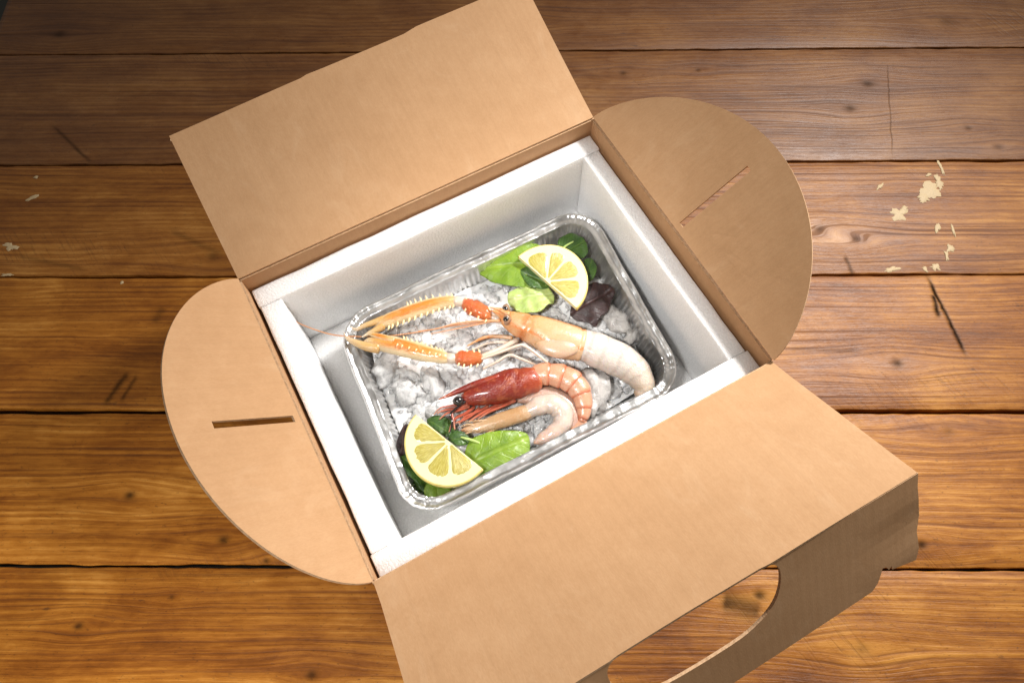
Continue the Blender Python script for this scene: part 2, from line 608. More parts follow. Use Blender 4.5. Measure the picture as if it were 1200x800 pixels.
    for x0, y0, x1, y1, w, dk in streaks:
        L = math.hypot(x1 - x0, y1 - y0)
        ux, uy = (x1 - x0) / L, (y1 - y0) / L
        wx = n.m('ADD', n.m('SUBTRACT', x, x0), n.m('MULTIPLY', n.m('SUBTRACT', wear, .5), .006))
        wy = n.m('SUBTRACT', y, y0)
        along = n.m('ADD', n.m('MULTIPLY', wx, ux), n.m('MULTIPLY', wy, uy))
        per = n.m('ADD', n.m('MULTIPLY', wx, -uy), n.m('MULTIPLY', wy, ux))
        over = n.m('MAXIMUM', 0.0, n.m('SUBTRACT', n.m('ABSOLUTE', n.m('SUBTRACT', along, L / 2)), L * .36))
        q = n.m('ADD', n.m('MULTIPLY', n.m('MULTIPLY', per, per), 1 / w ** 2), n.m('MULTIPLY', n.m('MULTIPLY', over, over), 1 / (L * .12) ** 2))
        s = n.m('MULTIPLY', n.m('EXPONENT', n.m('MULTIPLY', q, -1.0)), n.m('MULTIPLY', dk, n.m('ADD', .45, wear)))
        sdark = n.m('MAXIMUM', s, sdark)
    kd = n.m('MULTIPLY', kdark, n.m('ADD', .35, wear))
    c = n.mix(n.m('MINIMUM', n.m('MAXIMUM', kd, sdark), .95), c, (.014, .008, .005))
    n.set(Base_Color=c, Roughness=n.m('ADD', .34, n.m('ADD', n.m('MULTIPLY', wear, .24), n.m('MULTIPLY', pore, .2))))
    n.put(n.p.inputs['Specular IOR Level'], n.m('MULTIPLY', n.m('SUBTRACT', 1.0, n.m('MAXIMUM', kd, sdark), clamp=True), spec))
    h = n.m('ADD', n.m('MULTIPLY', g2, .55), n.m('ADD', n.m('MULTIPLY', g3, .25), n.m('MULTIPLY', g1, .7)))
    h = n.m('SUBTRACT', h, n.m('ADD', n.m('MULTIPLY', saw, .3), n.m('MULTIPLY', n.m('MAXIMUM', kd, sdark), .35)))
    n.bump(h, .65, .0018)
    return n.mat


M_CARD, M_EDGE = cardboard(), cardboard_edge()
CARD = [M_CARD, M_EDGE]
M_FOAM = foam()
M_FOIL, M_RIM = foil('aluminium_foil', .36), foil('rolled_foil', .24)

# ------------------------------------------------------------------ the setting: boards of the tabletop, floor below
TH = -0.504061
DV = Vector((math.cos(TH), math.sin(TH), 0))
NV = Vector((-math.sin(TH), math.cos(TH), 0))
SEAMS = [0.935, 0.748, 0.5590, 0.3594, 0.1862, 0.0071, -0.1670, -0.345, -0.52]
ends = [(-.7745 - .001 * (i % 3), 1.25) for i in range(8)]
tabletop = empty('tabletop')
tag(tabletop, 'old brown stained wooden plank tabletop under the open carton', 'table', kind='structure')

KNOTS = [(1017, 98, 8, .8), (996, 127, 8, .75), (152, 580, 6, .95), (262, 632, 6, .95), (312, 657, 4, .8), (92, 733, 5, .95),
         (365, 790, 6, .9), (201, 699, 3, .7), (1080, 638, 6, 1.0), (890, 697, 7, 1.0), (1052, 426, 7, .95), (960, 268, 8, .55), (1003, 280, 6, .6),
         (730, 86, 5, .7), (818, 82, 4, .7), (1060, 57, 7, .95), (1135, 150, 5, .6), (1170, 172, 6, .5), (300, 132, 6, .8), (440, 300, 5, .6),
         (1112, 505, 8, .35), (1010, 760, 8, .35), (250, 300, 9, .6), (70, 40, 9, .7), (620, 25, 6, .6), (1110, 25, 12, .35)]
STREAKS = [(1087, 324, 1132, 416, 4, 1.0), (1094, 345, 1100, 372, 5, 1.0), (62, 148, 106, 190, 4, .6), (122, 474, 150, 436, 6, .75), (142, 470, 160, 440, 4, .6),
           (846, 704, 892, 716, 17, .75), (20, 300, 100, 316, 5, .35), (990, 300, 1000, 322, 4, .6), (1040, 75, 1046, 180, 1.4, .45), (180, 378, 190, 360, 9, .45),
           (920, 408, 1010, 412, 5, .3), (200, 270, 262, 300, 7, .35)]
GREY = [.2, .25, .30, .10, .0, .0, .0, .0]
STAIN_FALLOFF = [.62, .62, .56, .28, .16, .04, .08, .1]  # stain differs per board; far boards darkened further to paint in light fall-off
SPEC = [.42, .42, .42, .34, .3, .26, .26, .26]
planks = []
for i in range(8):
    hi, lo = SEAMS[i], SEAMS[i + 1]
    gap = [.0014, .0014, .0013, .0015, .0013, .0024, .0016, .0014, .0014]
    a0, a1 = lo + gap[i + 1], hi - gap[i]
    mid = (a0 + a1) / 2
    x0, x1 = ends[i]
    xm = (x0 + x1) / 2
    org = NV * mid + DV * xm

    def loc(u, v):
        p = at(u, v, 0) - org
        return p.dot(DV), p.dot(NV)
    kn, sk = [], []
    for u, v, r, dk in KNOTS:
        lx, ly = loc(u, v)
        if abs(ly) < (a1 - a0) / 2: kn.append((lx, ly, r / 800, dk))
    for u0, v0, u1, v1, w, dk in STREAKS:
        p0, p1 = loc(u0, v0), loc(u1, v1)
        if abs((p0[1] + p1[1]) / 2) < (a1 - a0) / 2: sk.append((*p0, *p1, w / 1500, dk))
    mat = wood('stained_pine_board_' + 'abcdefgh'[i], kn, sk, STAIN_FALLOFF[i], GREY[i], i * 17.3 + 2, SPEC[i])
    nx, prof = 260, []
    hw = (a1 - a0) / 2
    # cross-section: left edge, arris, top, arris, right edge
    vs_, fs_ = [], []
    for k in range(nx + 1):
        x = x0 - xm + (x1 - x0) * k / nx
        e0 = noise.noise((x * 9, i * 3.3, 1)) * .0013 + noise.noise((x * 60, i * 3.3, 5)) * .0009 + min(0, noise.noise((x * 14, i * 5.1, 8)) + .25) * -.003
        e1 = noise.noise((x * 9, i * 3.3 + 3.3, 9)) * .0013 + noise.noise((x * 60, i * 3.3, 11)) * .0009 + min(0, noise.noise((x * 14, i * 5.1, 19)) + .3) * .003
        c0 = .0010 + .0009 * noise.noise((x * 25, i, 3))
        c1 = .0010 + .0009 * noise.noise((x * 25, i, 7))
        sec = [(-hw + e0, -.032), (-hw + e0, -c0 * 1.1), (-hw + e0 + c0 * .45, -c0 * .35), (-hw + e0 + c0 * 1.5, 0)]
        for q in range(1, 8):
            sec.append((-hw + 2 * hw * q / 8, .0006 * noise.noise((x * 5, q * 1.7 + i * 9, 0))))
        sec += [(hw + e1 - c1 * 1.5, 0), (hw + e1 - c1 * .45, -c1 * .35), (hw + e1, -c1 * 1.1), (hw + e1, -.032)]
        vs_ += [(x, q[0], q[1]) for q in sec]
    ns = 15
    for k in range(nx):
        for q in range(ns):
            a, b = k * ns + q, k * ns + (q + 1) % ns
            fs_.append((a, a + ns, b + ns, b))
    fs_.append(tuple(range(ns)))
    fs_.append(tuple(nx * ns + q for q in reversed(range(ns))))
    planks.append((mesh_obj('plank', vs_, fs_, mat, tabletop, frame_m(org, DV, NV, (0, 0, 1))), a0, a1))

M_PAINT = plain('cream_paint', (.54, .40, .22), .6, bump=.4, scale=700, var=.35)
SPLASH = [(1092, 224, 13, 10, .3), (1100, 214, 5, 9, 0), (1082, 232, 7, 6, 0), (1053, 251, 10, 8, .5), (1060, 245, 5, 4, 0), (1031, 219, 5, 3, .8), (1103, 197, 2, 9, .2), (1088, 205, 4, 2, .4),
          (1098, 268, 3, 6, -.4), (1117, 270, 1.5, 8, 0), (1114, 291, 4, 6, -.6), (1109, 300, 2, 7, .0), (1096, 313, 5, 4, -.4), (1044, 316, 8, 2.5, .2), (1084, 316, 2, 4, .4),
          (38, 232, 8, 2.6, .5), (12, 289, 9, 4, -.3), (42, 208, 3, 2.2, 0), (143, 331, 2, 1.6, 0), (8, 322, 8, 1.6, 0)]
for si, (u, v, ra, rb, rot) in enumerate(SPLASH):
    c = at(u, v, 0)
    off = c.dot(NV)
    par = next((p for p, a0, a1 in planks if a0 <= off <= a1), planks[3][0])
    ring, nn = [], 34
    for k in range(nn):
        a = 2 * PI * k / nn
        q = .95 + .7 * noise.noise((math.cos(a) * 1.4, math.sin(a) * 1.4, si * 5.1)) + .45 * noise.noise((math.cos(a) * 4, math.sin(a) * 4, si * 5.1))
        lx, ly = math.cos(a) * ra * q / 850, math.sin(a) * rb * q / 850
        ring.append((lx * math.cos(rot) - ly * math.sin(rot), lx * math.sin(rot) + ly * math.cos(rot)))
    vs_ = [(p[0], p[1], .0002) for p in ring] + [(p[0] * .8, p[1] * .8, .0008) for p in ring] + [(0, 0, .0009)]
    fs_ = [(k, (k + 1) % nn, nn + (k + 1) % nn, nn + k) for k in range(nn)] + [(nn + k, nn + (k + 1) % nn, 2 * nn) for k in range(nn)]
    mesh_obj('paint_splash', vs_, fs_, M_PAINT, par, frame_m((c.x, c.y, 0), DV, NV, (0, 0, 1)))

M_FLOOR = plain('dark_floor', (.03, .034, .03), .7, bump=.2, scale=12, var=.3)
tag(mesh_obj('floor', [(-6, -6, -.76), (6, -6, -.76), (6, 6, -.76), (-6, 6, -.76)], [(0, 1, 2, 3)], M_FLOOR, smooth=False),
    'dark grey floor beyond the end of the tabletop', 'floor', kind='structure')

# ------------------------------------------------------------------ the carton
carton = empty('cardboard_box')
tag(carton, 'open brown kraft cardboard carton with raised flaps on the plank tabletop', 'box')
ZH = 0.272          # height of the folds
TK = 0.0022
IX, IY = 0.1722, 0.1365
bm_obj('bottom_panel', box_bm(-IX - TK, IX + TK, -IY - TK, IY + TK, .0005, .0036), CARD, carton)


def wall_panel(name, org, xa, ya, za, w, h):
    return bm_obj(name, sheet([(-w, 0), (w, 0), (w, h), (-w, h)], thick=TK, grid=.04), CARD, carton, frame_m(org, xa, ya, za))


zb = .0042
wall_panel('side_wall', (IX, 0, zb), (0, -1, 0), (0, 0, 1), (-1, 0, 0), IY - .0004, ZH - .0022 - zb)
wall_panel('side_wall', (-IX, 0, zb), (0, 1, 0), (0, 0, 1), (1, 0, 0), IY - .0004, ZH - .0026 - zb)
wall_panel('back_wall', (0, IY, zb), (1, 0, 0), (0, 0, 1), (0, -1, 0), IX + TK, ZH - .0018 - zb)
wall_panel('front_wall', (0, -IY, zb), (-1, 0, 0), (0, 0, 1), (0, 1, 0), IX + TK, ZH - .004 - zb)


def hinge_m(side, ang, org):
    c, s = math.cos(rad(ang)), math.sin(rad(ang))
    if side == 'right': return frame_m(org, (0, -1, 0), (c, 0, s), (-s, 0, c))
    if side == 'left': return frame_m(org, (0, 1, 0), (-c, 0, s), (s, 0, c))
    if side == 'back': return frame_m(org, (1, 0, 0), (0, c, s), (0, -s, c))
    return frame_m(org, (-1, 0, 0), (0, -c, s), (0, s, c))


def ellip(half, height, k_=1.3, n=56):
    out = []
    for k in range(n + 1):
        a = PI * k / n
        out.append((half * math.cos(a), height * max(math.sin(a), 0) ** k_))
    return out


def slot(c0, c1, w, x=0.0, skew=0.0):
    return [(x - w, c0), (x + w, c0), (x + w + skew, c1), (x - w + skew, c1)]


def bend(amt, seed):
    return lambda x, y: amt * y * y / .02 * .4 + .0013 * min(1, y / .025) * noise.noise((x * 9, y * 9, seed))


f = bm_obj('side_flap', sheet(ellip(.1375, .1005, 1.32), [slot(.0055, .0755, .0026)], TK, .02, bend(.002, 3)), CARD, carton, hinge_m('right', 36.5, (IX + .001, 0, ZH + .0006)))
f['label'] = 'half-round right flap with slot, in shade'
f = bm_obj('side_flap', sheet(ellip(.1375, .1000, 1.2), [slot(.0055, .0715, .0029, -.0010, .002)], TK, .02, bend(-.003, 8)), CARD, carton, hinge_m('left', 48.5, (-IX - .001, 0, ZH + .0006)))
f['label'] = 'half-round left flap with slot, brightly lit'
# back flap with its handle panel folded behind it
HB = [(-.1735, 0), (.1735, 0), (.1785, .1470), (.066, .1470), (.052, .1448), (-.026, .1436), (-.044, .1436), (-.050, .1424), (-.1725, .1398)]
m_back = hinge_m('back', 15, (0, IY + .001, ZH + .0006))
back = bm_obj('lid_flap', sheet(HB, thick=TK, grid=.03, warp=bend(.004, 21)), CARD, carton, m_back)
back['label'] = 'back lid flap'


def stadium(x0, x1, y0, y1, n=10):
    r = (y1 - y0) / 2
    out = []
    for k in range(n + 1):
        a = -PI / 2 + PI * k / n
        out.append((x1 - r + r * math.cos(a), (y0 + y1) / 2 + r * math.sin(a)))
    for k in range(n + 1):
        a = PI / 2 + PI * k / n
        out.append((x0 + r + r * math.cos(a), (y0 + y1) / 2 + r * math.sin(a)))
    return out


c15, s15 = math.cos(rad(15)), math.sin(rad(15))
edge_b = Vector((0, IY + .001 + .1385 * c15, ZH - .0010 + .1385 * s15))
PAN = [(-.174, .001), (-.062, .001), (-.062, .030), (-.050, .050), (-.030, .0555), (.030, .0555), (.050, .050), (.062, .030), (.062, .001), (.174, .001),
       (.175, .020), (.177, .050), (.176, .088), (.153, .080), (.148, .080), (.143, .093), (.137, .098), (-.137, .098), (-.143, .093), (-.148, .080), (-.153, .080), (-.176, .088), (-.177, .05)]
gb = rad(-78)
bm_obj('handle_panel', sheet(PAN, thick=TK, grid=.03), CARD, back,
       frame_m(edge_b + Vector((0, .004, -.003)), (1, 0, 0), (0, math.cos(gb), math.sin(gb)), (0, -math.sin(gb), math.cos(gb))))
# front flap, handle panel hanging from it
m_front = hinge_m('front', 28, (0, -IY - .001, ZH - .0034))
HF = [(.1735, 0), (.1735, .02), (.1785, .1355), (.060, .1355), (.054, .1349), (.0, .1344), (-.050, .1349), (-.056, .1355), (-.0595, .1357), (-.1770, .1350), (-.1735, .02), (-.1735, 0)]
front = bm_obj('lid_flap', sheet(HF, thick=TK, grid=.03, warp=bend(.0008, 33)), CARD, carton, m_front)
front['label'] = 'front lid flap with cut-out handle'
c28, s28 = math.cos(rad(28)), math.sin(rad(28))
edge_f = Vector((0, -IY - .001 - .1355 * c28, ZH - .0034 + .1355 * s28))
gf = rad(55)
ragged = []
PF = [(-.1772, .0), (-.059, .0), (-.0632, .012), (-.0625, .026), (-.055, .040), (-.042, .050), (-.026, .0555), (.026, .0570), (.044, .052), (.056, .043), (.0625, .030), (.064, .014), (.062, 0), (.1775, .0006),
      (.1772, .014), (.1785, .028), (.1805, .046), (.1785, .062), (.180, .080), (.178, .093), (.156, .086), (.1555, .0815), (.153, .084), (.1505, .079), (.1475, .078), (.143, .092), (.138, .098),
      (.06, .1008), (-.06, .1015), (-.138, .098), (-.143, .091), (-.150, .079), (-.155, .083), (-.178, .093), (-.180, .05)]
PF = [(-.1770, .0006), (-.056, .0006)] + crom([(-.056, .0006), (-.0612, .005), (-.0635, .013), (-.0622, .026), (-.055, .040), (-.042, .050), (-.024, .0555), (.024, .0570), (.044, .052), (.0565, .043), (.0630, .030), (.0650, .015), (.0625, .0055), (.0565, .0006)], 50)[1:] + PF[13:]
# the sheet's own x runs the other way along the fold
PF = [(-a, b) for a, b in PF]


def ripple(x, y):
    k = max(0.0, -x - .12) / .06
    return .0007 * k * math.sin(y * 95) * min(1, y / .03) + .0010 * noise.noise((x * 8, y * 8, 4))


bm_obj('handle_panel', sheet(PF, thick=TK, grid=.012, warp=ripple), CARD, front,
       frame_m(edge_f + Vector((0, 0, -.0004)), (-1, 0, 0), (0, -math.cos(gf), -math.sin(gf)), (0, -math.sin(gf), math.cos(gf))))
# glued tab in the far corner
bm_obj('glue_tab', sheet([(0, 0), (0, .060), (.030, .022), (.034, 0)], thick=.0012, grid=0), CARD, carton,
       frame_m((IX - .0003, IY - .001, ZH - .061), (0, -1, 0), (0, 0, 1), (-1, 0, 0)))

# ------------------------------------------------------------------ the foam liner
FZ, FF = .253, .165
foam_box = empty('foam_box', (0, 0, .004))
tag(foam_box, 'white expanded foam insulating box fitted inside the cardboard carton', 'foam box')
WX, WY = .170, .1345
ti, tb, tf, tr = .0200, .0185, .0180, .0185


def foam_panel(name, x0, x1, y0, y1, z0, z1, bev=.0012, soft=None):
    bm = box_bm(x0, x1, y0, y1, z0, z1)
    bmesh.ops.subdivide_edges(bm, edges=bm.edges[:], cuts=14, use_grid_fill=True)
    for v in bm.verts:
        p = v.co
        k = .0006
        v.co = p + Vector((noise.noise(p * 45) * k * (1 if soft != 'x' else .6), noise.noise(p * 45 + Vector((9, 9, 9))) * k, noise.noise(p * 38 + Vector((5, 1, 7))) * k))
    bmesh.ops.bevel(bm, geom=[e for e in bm.edges if len(e.link_faces) == 2 and e.calc_face_angle(0) > .9], offset=bev, segments=3, affect='EDGES', profile=.5, clamp_overlap=True)
    return bm_obj(name, bm, M_FOAM, foam_box, smooth=True)


foam_panel('wall_panel', -WX, WX, WY - tb, WY, .004, FZ)
foam_panel('wall_panel', -WX, WX, -WY, -WY + tf, .004, FZ + .0006)
foam_panel('wall_panel', -WX + .0008, -WX + ti, -WY + tf + .0004, WY - tb - .0002, .004, FZ - .0006)
foam_panel('wall_panel', WX - tr, WX - .0015, -WY + tf + .0004, WY - tb - .0002, .004, FZ - .0008, bev=.0022)
foam_panel('floor_panel', -WX + ti + .0002, WX - tr - .0002, -WY + tf + .0004, WY - tb - .0002, .004, FF)

# ------------------------------------------------------------------ the foil tray
tray = empty('foil_tray', (0, 0, FF))
tag(tray, 'rectangular aluminium foil tray of ice and seafood inside the foam box', 'tray')
QTL, QTR, QBR, QBL = Vector((-.1209, .0987)), Vector((.1483, .0967)), Vector((.1310, -.1090)), Vector((-.1363, -.1010))
TW, TD, TR_ = .268, .204, .034


def quad(x, y):
    u, v = x / TW + .5, y / TD + .5
    return QBL * (1 - u) * (1 - v) + QBR * u * (1 - v) + QTR * u * v + QTL * (1 - u) * v


def perimeter(n):
    segs = []
    hw, hd, r = TW / 2, TD / 2, TR_
    L = [TW - 2 * r, PI / 2 * r, TD - 2 * r, PI / 2 * r] * 2
    tot = sum(L)
    out = []
    for i in range(n):
        s = tot * i / n
        k, q = 0, s
        while q > L[k]:
            q -= L[k]
            k += 1
        f = q / L[k]
        if k == 0: p, nr, c = (-hw + r + q, -hd), (0, -1), 0
        elif k == 2: p, nr, c = (hw, -hd + r + q), (1, 0), 0
        elif k == 4: p, nr, c = (hw - r - q, hd), (0, 1), 0
        elif k == 6: p, nr, c = (-hw, hd - r - q), (-1, 0), 0
        else:
            cxy = {1: (hw - r, -hd + r), 3: (hw - r, hd - r), 5: (-hw + r, hd - r), 7: (-hw + r, -hd + r)}[k]
            a = {1: -PI / 2, 3: 0, 5: PI / 2, 7: PI}[k] + f * PI / 2
            nr = (math.cos(a), math.sin(a))
            p = (cxy[0] + r * nr[0], cxy[1] + r * nr[1])
            c = min(1, 4 * min(f, 1 - f) + .35)
        out.append((p, nr, s, c))
    return out


RZ = .205


def sweep(name, prof, mat, n, fn=None, close=False, centre=None):
    per = perimeter(n)
    vs_, fs_ = [], []
    for j, (o, z) in enumerate(prof):
        for p, nr, s, c in per:
            do, dz = fn(j, o, z, s, c) if fn else (0, 0)
            q = quad(p[0] - nr[0] * (o + do), p[1] - nr[1] * (o + do))
            vs_.append((q.x, q.y, z + dz + .0012 * noise.noise((q.x * 14, q.y * 14, 2))))
    m_ = len(prof)
    for j in range(m_ - (0 if close else 1)):
        for i in range(n):
            a, b = j * n + i, j * n + (i + 1) % n
            c_, d = ((j + 1) % m_) * n + (i + 1) % n, ((j + 1) % m_) * n + i
            fs_.append((a, b, c_, d))
    if centre is not None:
        k = len(vs_)
        q = quad(0, 0)
        vs_.append((q.x, q.y, centre))
        for i in range(n):
            fs_.append(((m_ - 1) * n + i, (m_ - 1) * n + (i + 1) % n, k))
    return mesh_obj(name, vs_, fs_, mat, tray)


def rim_fn(j, o, z, s, c):
    if c > 0:
        w = noise.noise((s * 210, j * .12, 0)) * 1.3 + .35 * math.sin(s * 2 * PI / .0061 + 5 * noise.noise((s * 60, 0, 0)))
        return .0006 * w * c, .0008 * c * w * (.6 + .8 * noise.noise((s * 90, j * .3, 3)))
    return .0008 * noise.noise((s * 30, 1, 1)), .0009 * noise.noise((s * 26, j * .2, 6)) + .0007 * noise.noise((s * 110, j * .5, 2))


def pan_fn(j, o, z, s, c):
    k = 1.0 if 3 <= j <= 8 else (.4 if j in (2, 9) else 0)
    w = math.sin(s * 2 * PI / .0056 + 1.5 * noise.noise((s * 40, 3, 0)))
    return k * .0007 * w + .0008 * noise.noise((s * 60, z * 200, 0)), .0003 * k * w


rim_prof = [(.0022, RZ - .0030), (.0006, RZ - .0026), (-.0003, RZ - .0012), (0, RZ + .0003), (.0012, RZ + .0012), (.0026, RZ + .0010), (.0036, RZ - .0002), (.0048, RZ - .0008),
            (.0075, RZ - .0006), (.0095, RZ + .0001), (.0108, RZ - .0004)]
sweep('rim', rim_prof, M_RIM, 620, rim_fn)
pan_prof = [(.0106, RZ - .0006), (.0114, RZ - .0030), (.0122, RZ - .0060), (.0130, RZ - .0085), (.0142, RZ - .013), (.0155, RZ - .018), (.0167, RZ - .023), (.0178, RZ - .027), (.0190, RZ - .031), (.0215, RZ - .0345), (.026, RZ - .036), (.033, RZ - .0362)]
sweep('pan', pan_prof, M_FOIL, 980, pan_fn, centre=RZ - .0362)

# ------------------------------------------------------------------ crushed ice
M_ICE = ice_mat('melting_ice', .0)
M_GLASS = glassy_ice('clear_crushed_ice', .26, (.95, .945, .94))
M_LUMP = glassy_ice('clear_ice_lump', .30, (.78, .74, .70))


def chunk(c, r, seed, flat=.75, sub=1, jit=.35):
    bm = bmesh.new()
    bmesh.ops.create_icosphere(bm, subdivisions=sub, radius=1)
    rng = random.Random(seed)
    ax = Vector((rng.uniform(.7, 1.35), rng.uniform(.7, 1.3), rng.uniform(.6, 1.0) * flat))
    rot = Matrix.Rotation(rng.uniform(0, 6.28), 3, 'Z') @ Matrix.Rotation(rng.uniform(-.6, .6), 3, 'X')
    vs_ = []
    for v in bm.verts:
        d = v.co.normalized()
        q = 1 + jit * noise.noise(d * 1.6 + Vector((seed * 3.7, 0, 0))) + jit * .4 * noise.noise(d * 4 + Vector((seed * 1.7, 4, 0))) + rng.uniform(-.03, .03)
        vs_.append(rot @ Vector((d.x * ax.x, d.y * ax.y, d.z * ax.z)) * (r * q) + Vector(c))
    bm.verts.index_update()
    fs_ = [tuple(v.index for v in f.verts) for f in bm.faces]
    bm.free()
    return vs_, fs_


vs_, fs_ = [], []
rng = random.Random(4)


def ice_top(x, y):
    edge = min(TW / 2 - abs(x), TD / 2 - abs(y))
    left = max(0, min(1, .5 - x / TW * 1.2))
    return .1862 + .0050 * left + min(0, (edge - .040)) * .25


# the half-melted mass that the chunks lie in
NX, NY = 150, 112
for b in range(NY + 1):
    for a in range(NX + 1):
        x, y = (a / NX - .5) * (TW - .034), (b / NY - .5) * (TD - .034)
        # pull the grid's corners in so that it follows the rounded tray
        cxn, cyn = abs(a / NX - .5) * 2, abs(b / NY - .5) * 2
        k = 1 - .075 * (cxn * cyn) ** 3
        x, y = x * k, y * k
        q = quad(x, y)
        w1 = noise.noise((q.x * 95, q.y * 95, 3)) + .6 * abs(noise.noise((q.x * 230, q.y * 230, 8))) + .3 * noise.noise((q.x * 480, q.y * 480, 2))
        vs_.append(Vector((q.x, q.y, ice_top(x, y) - .0014 + .0022 * w1)))
for b in range(NY):
    for a in range(NX):
        k = b * (NX + 1) + a
        fs_.append((k, k + 1, k + NX + 2, k + NX + 1))
nbase = len(fs_)
cnt = 0
while cnt < 1000:
    x, y = rng.uniform(-TW / 2 + .022, TW / 2 - .022), rng.uniform(-TD / 2 + .022, TD / 2 - .022)
    ex, ey = max(0, abs(x) - (TW / 2 - .045)), max(0, abs(y) - (TD / 2 - .045))
    if ex * ex + ey * ey > .021 ** 2: continue
    q = quad(x, y)
    top = ice_top(x, y) - .0005
    z = rng.uniform(top - .002, top + .0006)
    r = rng.choice((.0022, .003, .0038, .005, .0065)) * rng.uniform(.85, 1.2)
    a, b = chunk((q.x, q.y, z), r, cnt + 50, .55, 1, .8)
    k = len(vs_)
    vs_ += a
    fs_ += [tuple(i + k for i in f) for f in b]
    cnt += 1
ice = mesh_obj('crushed_ice', vs_, fs_, [M_ICE, M_GLASS], smooth=True, fmat=[0] * nbase + [1] * (len(fs_) - nbase))
ice.data.polygons.foreach_set('use_smooth', [k < nbase for k in range(len(fs_))])
tag(ice, 'bed of wet crushed ice filling the foil tray', 'ice', kind='stuff')

LUMPS = [(692, 458, .187, 26, 'large grey lump of ice between red prawn tail and peeled langoustine tail'), (722, 374, .190, 17, 'clear ice lump under the dark red leaf by tray wall'),
         (742, 392, .188, 12, 'small clear ice lump against the tray right wall above the langoustine tail'), (455, 432, .190, 16, 'rounded ice lump below the lower langoustine claw near left rim'),
         (478, 462, .190, 15, 'ice lump above the lower lemon slice'), (620, 374, .190, 13, 'ice lump half hidden between pale lettuce and langoustine head'),
         (508, 448, .191, 14, 'ice lump left of the red prawn rostrum'), (655, 495, .186, 13, 'wet ice lump inside the curl of the peeled shrimp tail')]
for k, (u, v, z, r, lab) in enumerate(LUMPS):
    a, b = chunk(at(u, v, z), r * S_PX, 900 + k * 7, .7, 3, .55)
    tag(mesh_obj('ice_lump', a, b, M_LUMP if k not in (3, 4, 6) else M_GLASS, smooth=True), lab, 'ice', 'larger ice lumps in the tray')

# ------------------------------------------------------------------ leaves
M_SPIN = leaf_mat('spinach_green', (.10, .19, .008), (.20, .31, .016), (.30, .40, .06))
M_DARKL = leaf_mat('dark_leaf_green', (.014, .055, .006), (.055, .125, .012), (.16, .26, .05))
M_PALE = leaf_mat('pale_lettuce', (.24, .34, .07), (.42, .50, .17), (.52, .56, .28))
M_PURP = leaf_mat('dark_red_leaf', (.010, .004, .004), (.035, .011, .010), (.085, .028, .024), .5, 0.0)


def leaf(name, outline, z, mat, label, axis, dome=.004, frill=.0015, stem=None, tilt=(0, 0), seed=0):
    """outline in photograph pixels on the level z; axis = (base, tip) pixels"""
    pts = [at(u, v, z) for u, v in outline]
    # round the outline
    dense = crom([(p.x, p.y) for p in pts] + [(pts[0].x, pts[0].y)], len(pts) * 6 + 1)[:-1]
    cx_, cy_ = sum(p[0] for p in dense) / len(dense), sum(p[1] for p in dense) / len(dense)
    A, B = at(*axis[0], z), at(*axis[1], z)
    ax = Vector((B.x - A.x, B.y - A.y))
    L = ax.length
    ax /= L
    rm = max(math.hypot(p[0] - cx_, p[1] - cy_) for p in dense)

    def warp(x, y):
        d = min(1.2, math.hypot(x, y) / rm)
        lat = (x + cx_ - A.x) * -ax.y + (y + cy_ - A.y) * ax.x
        return dome * (1 - d * d) - .0012 * math.exp(-(lat / .0022) ** 2) + frill * (.4 + d) * noise.noise((x * 110, y * 110, seed)) * 2 + tilt[0] * x + tilt[1] * y
    bm = sheet([(p[0] - cx_, p[1] - cy_) for p in dense], thick=.0007, grid=.0024, warp=warp, edge_mat=0)
    la, lt = [], []
    bm.verts.ensure_lookup_table()
    for v in bm.verts:
        dx, dy = v.co.x + cx_ - A.x, v.co.y + cy_ - A.y
        la.append((dx * ax.x + dy * ax.y) / L)
        lt.append((-dx * ax.y + dy * ax.x) / (L * .5))
    o = bm_obj(name, bm, mat, None, Matrix.Translation((cx_, cy_, z)), smooth=True)
    for k, vals in (('along', la), ('lateral', lt)):
        o.data.attributes.new(k, 'FLOAT', 'POINT').data.foreach_set('value', vals)
    tag(o, label, 'leaf', 'salad leaves around the lemon slices')
    if stem:
        tube('stem', [(u, v, zz, r) for u, v, zz, r in stem], M_STEM, o, n=10, seg=8)
    return o


M_STEM = plain('pale_green_stem', (.42, .56, .16), .35, coat=.3)
leaf('spinach_leaf', [(562, 320), (566, 303), (580, 294), (602, 289), (628, 287), (640, 300), (638, 322), (628, 338), (604, 338), (580, 332)], .1985, M_SPIN,
     'broad bright green leaf left of the upper lemon slice', ((640, 312), (562, 314)), .005, .0010, tilt=(.05, -.10), seed=1)
leaf('spinach_leaf', [(608, 316), (622, 313), (640, 325), (644, 336), (632, 339), (618, 334)], .2035, M_DARKL,
     'small dark green leaf in the notch of the upper lemon slice', ((644, 334), (608, 318)), .002, .001, seed=2)
leaf('lettuce_leaf', [(597, 341), (612, 337), (622, 339), (636, 334), (648, 344), (649, 354), (643, 358), (634, 366), (618, 368), (604, 364), (595, 352)], .200, M_PALE,
     'pale frilly lettuce leaf below the upper lemon slice', ((645, 345), (598, 352)), .004, .0022, seed=3)
leaf('herb_leaf', [(655, 279), (670, 274), (684, 281), (689, 296), (678, 303), (664, 296), (654, 288)], .2005, M_DARKL,
     'green leaf above the upper lemon slice in the tray corner', ((664, 296), (686, 282)), .003, .001, stem=[(655, 297, .2025, 1.2), (662, 289, .2045, 1.4), (672, 283, .2045, 1.0)], seed=4)
leaf('herb_leaf', [(684, 306), (693, 302), (699, 314), (696, 326), (688, 330), (683, 320)], .1985, M_DARKL,
     'dark green leaf between upper lemon slice and right tray wall', ((687, 328), (694, 303)), .003, .001, seed=5)
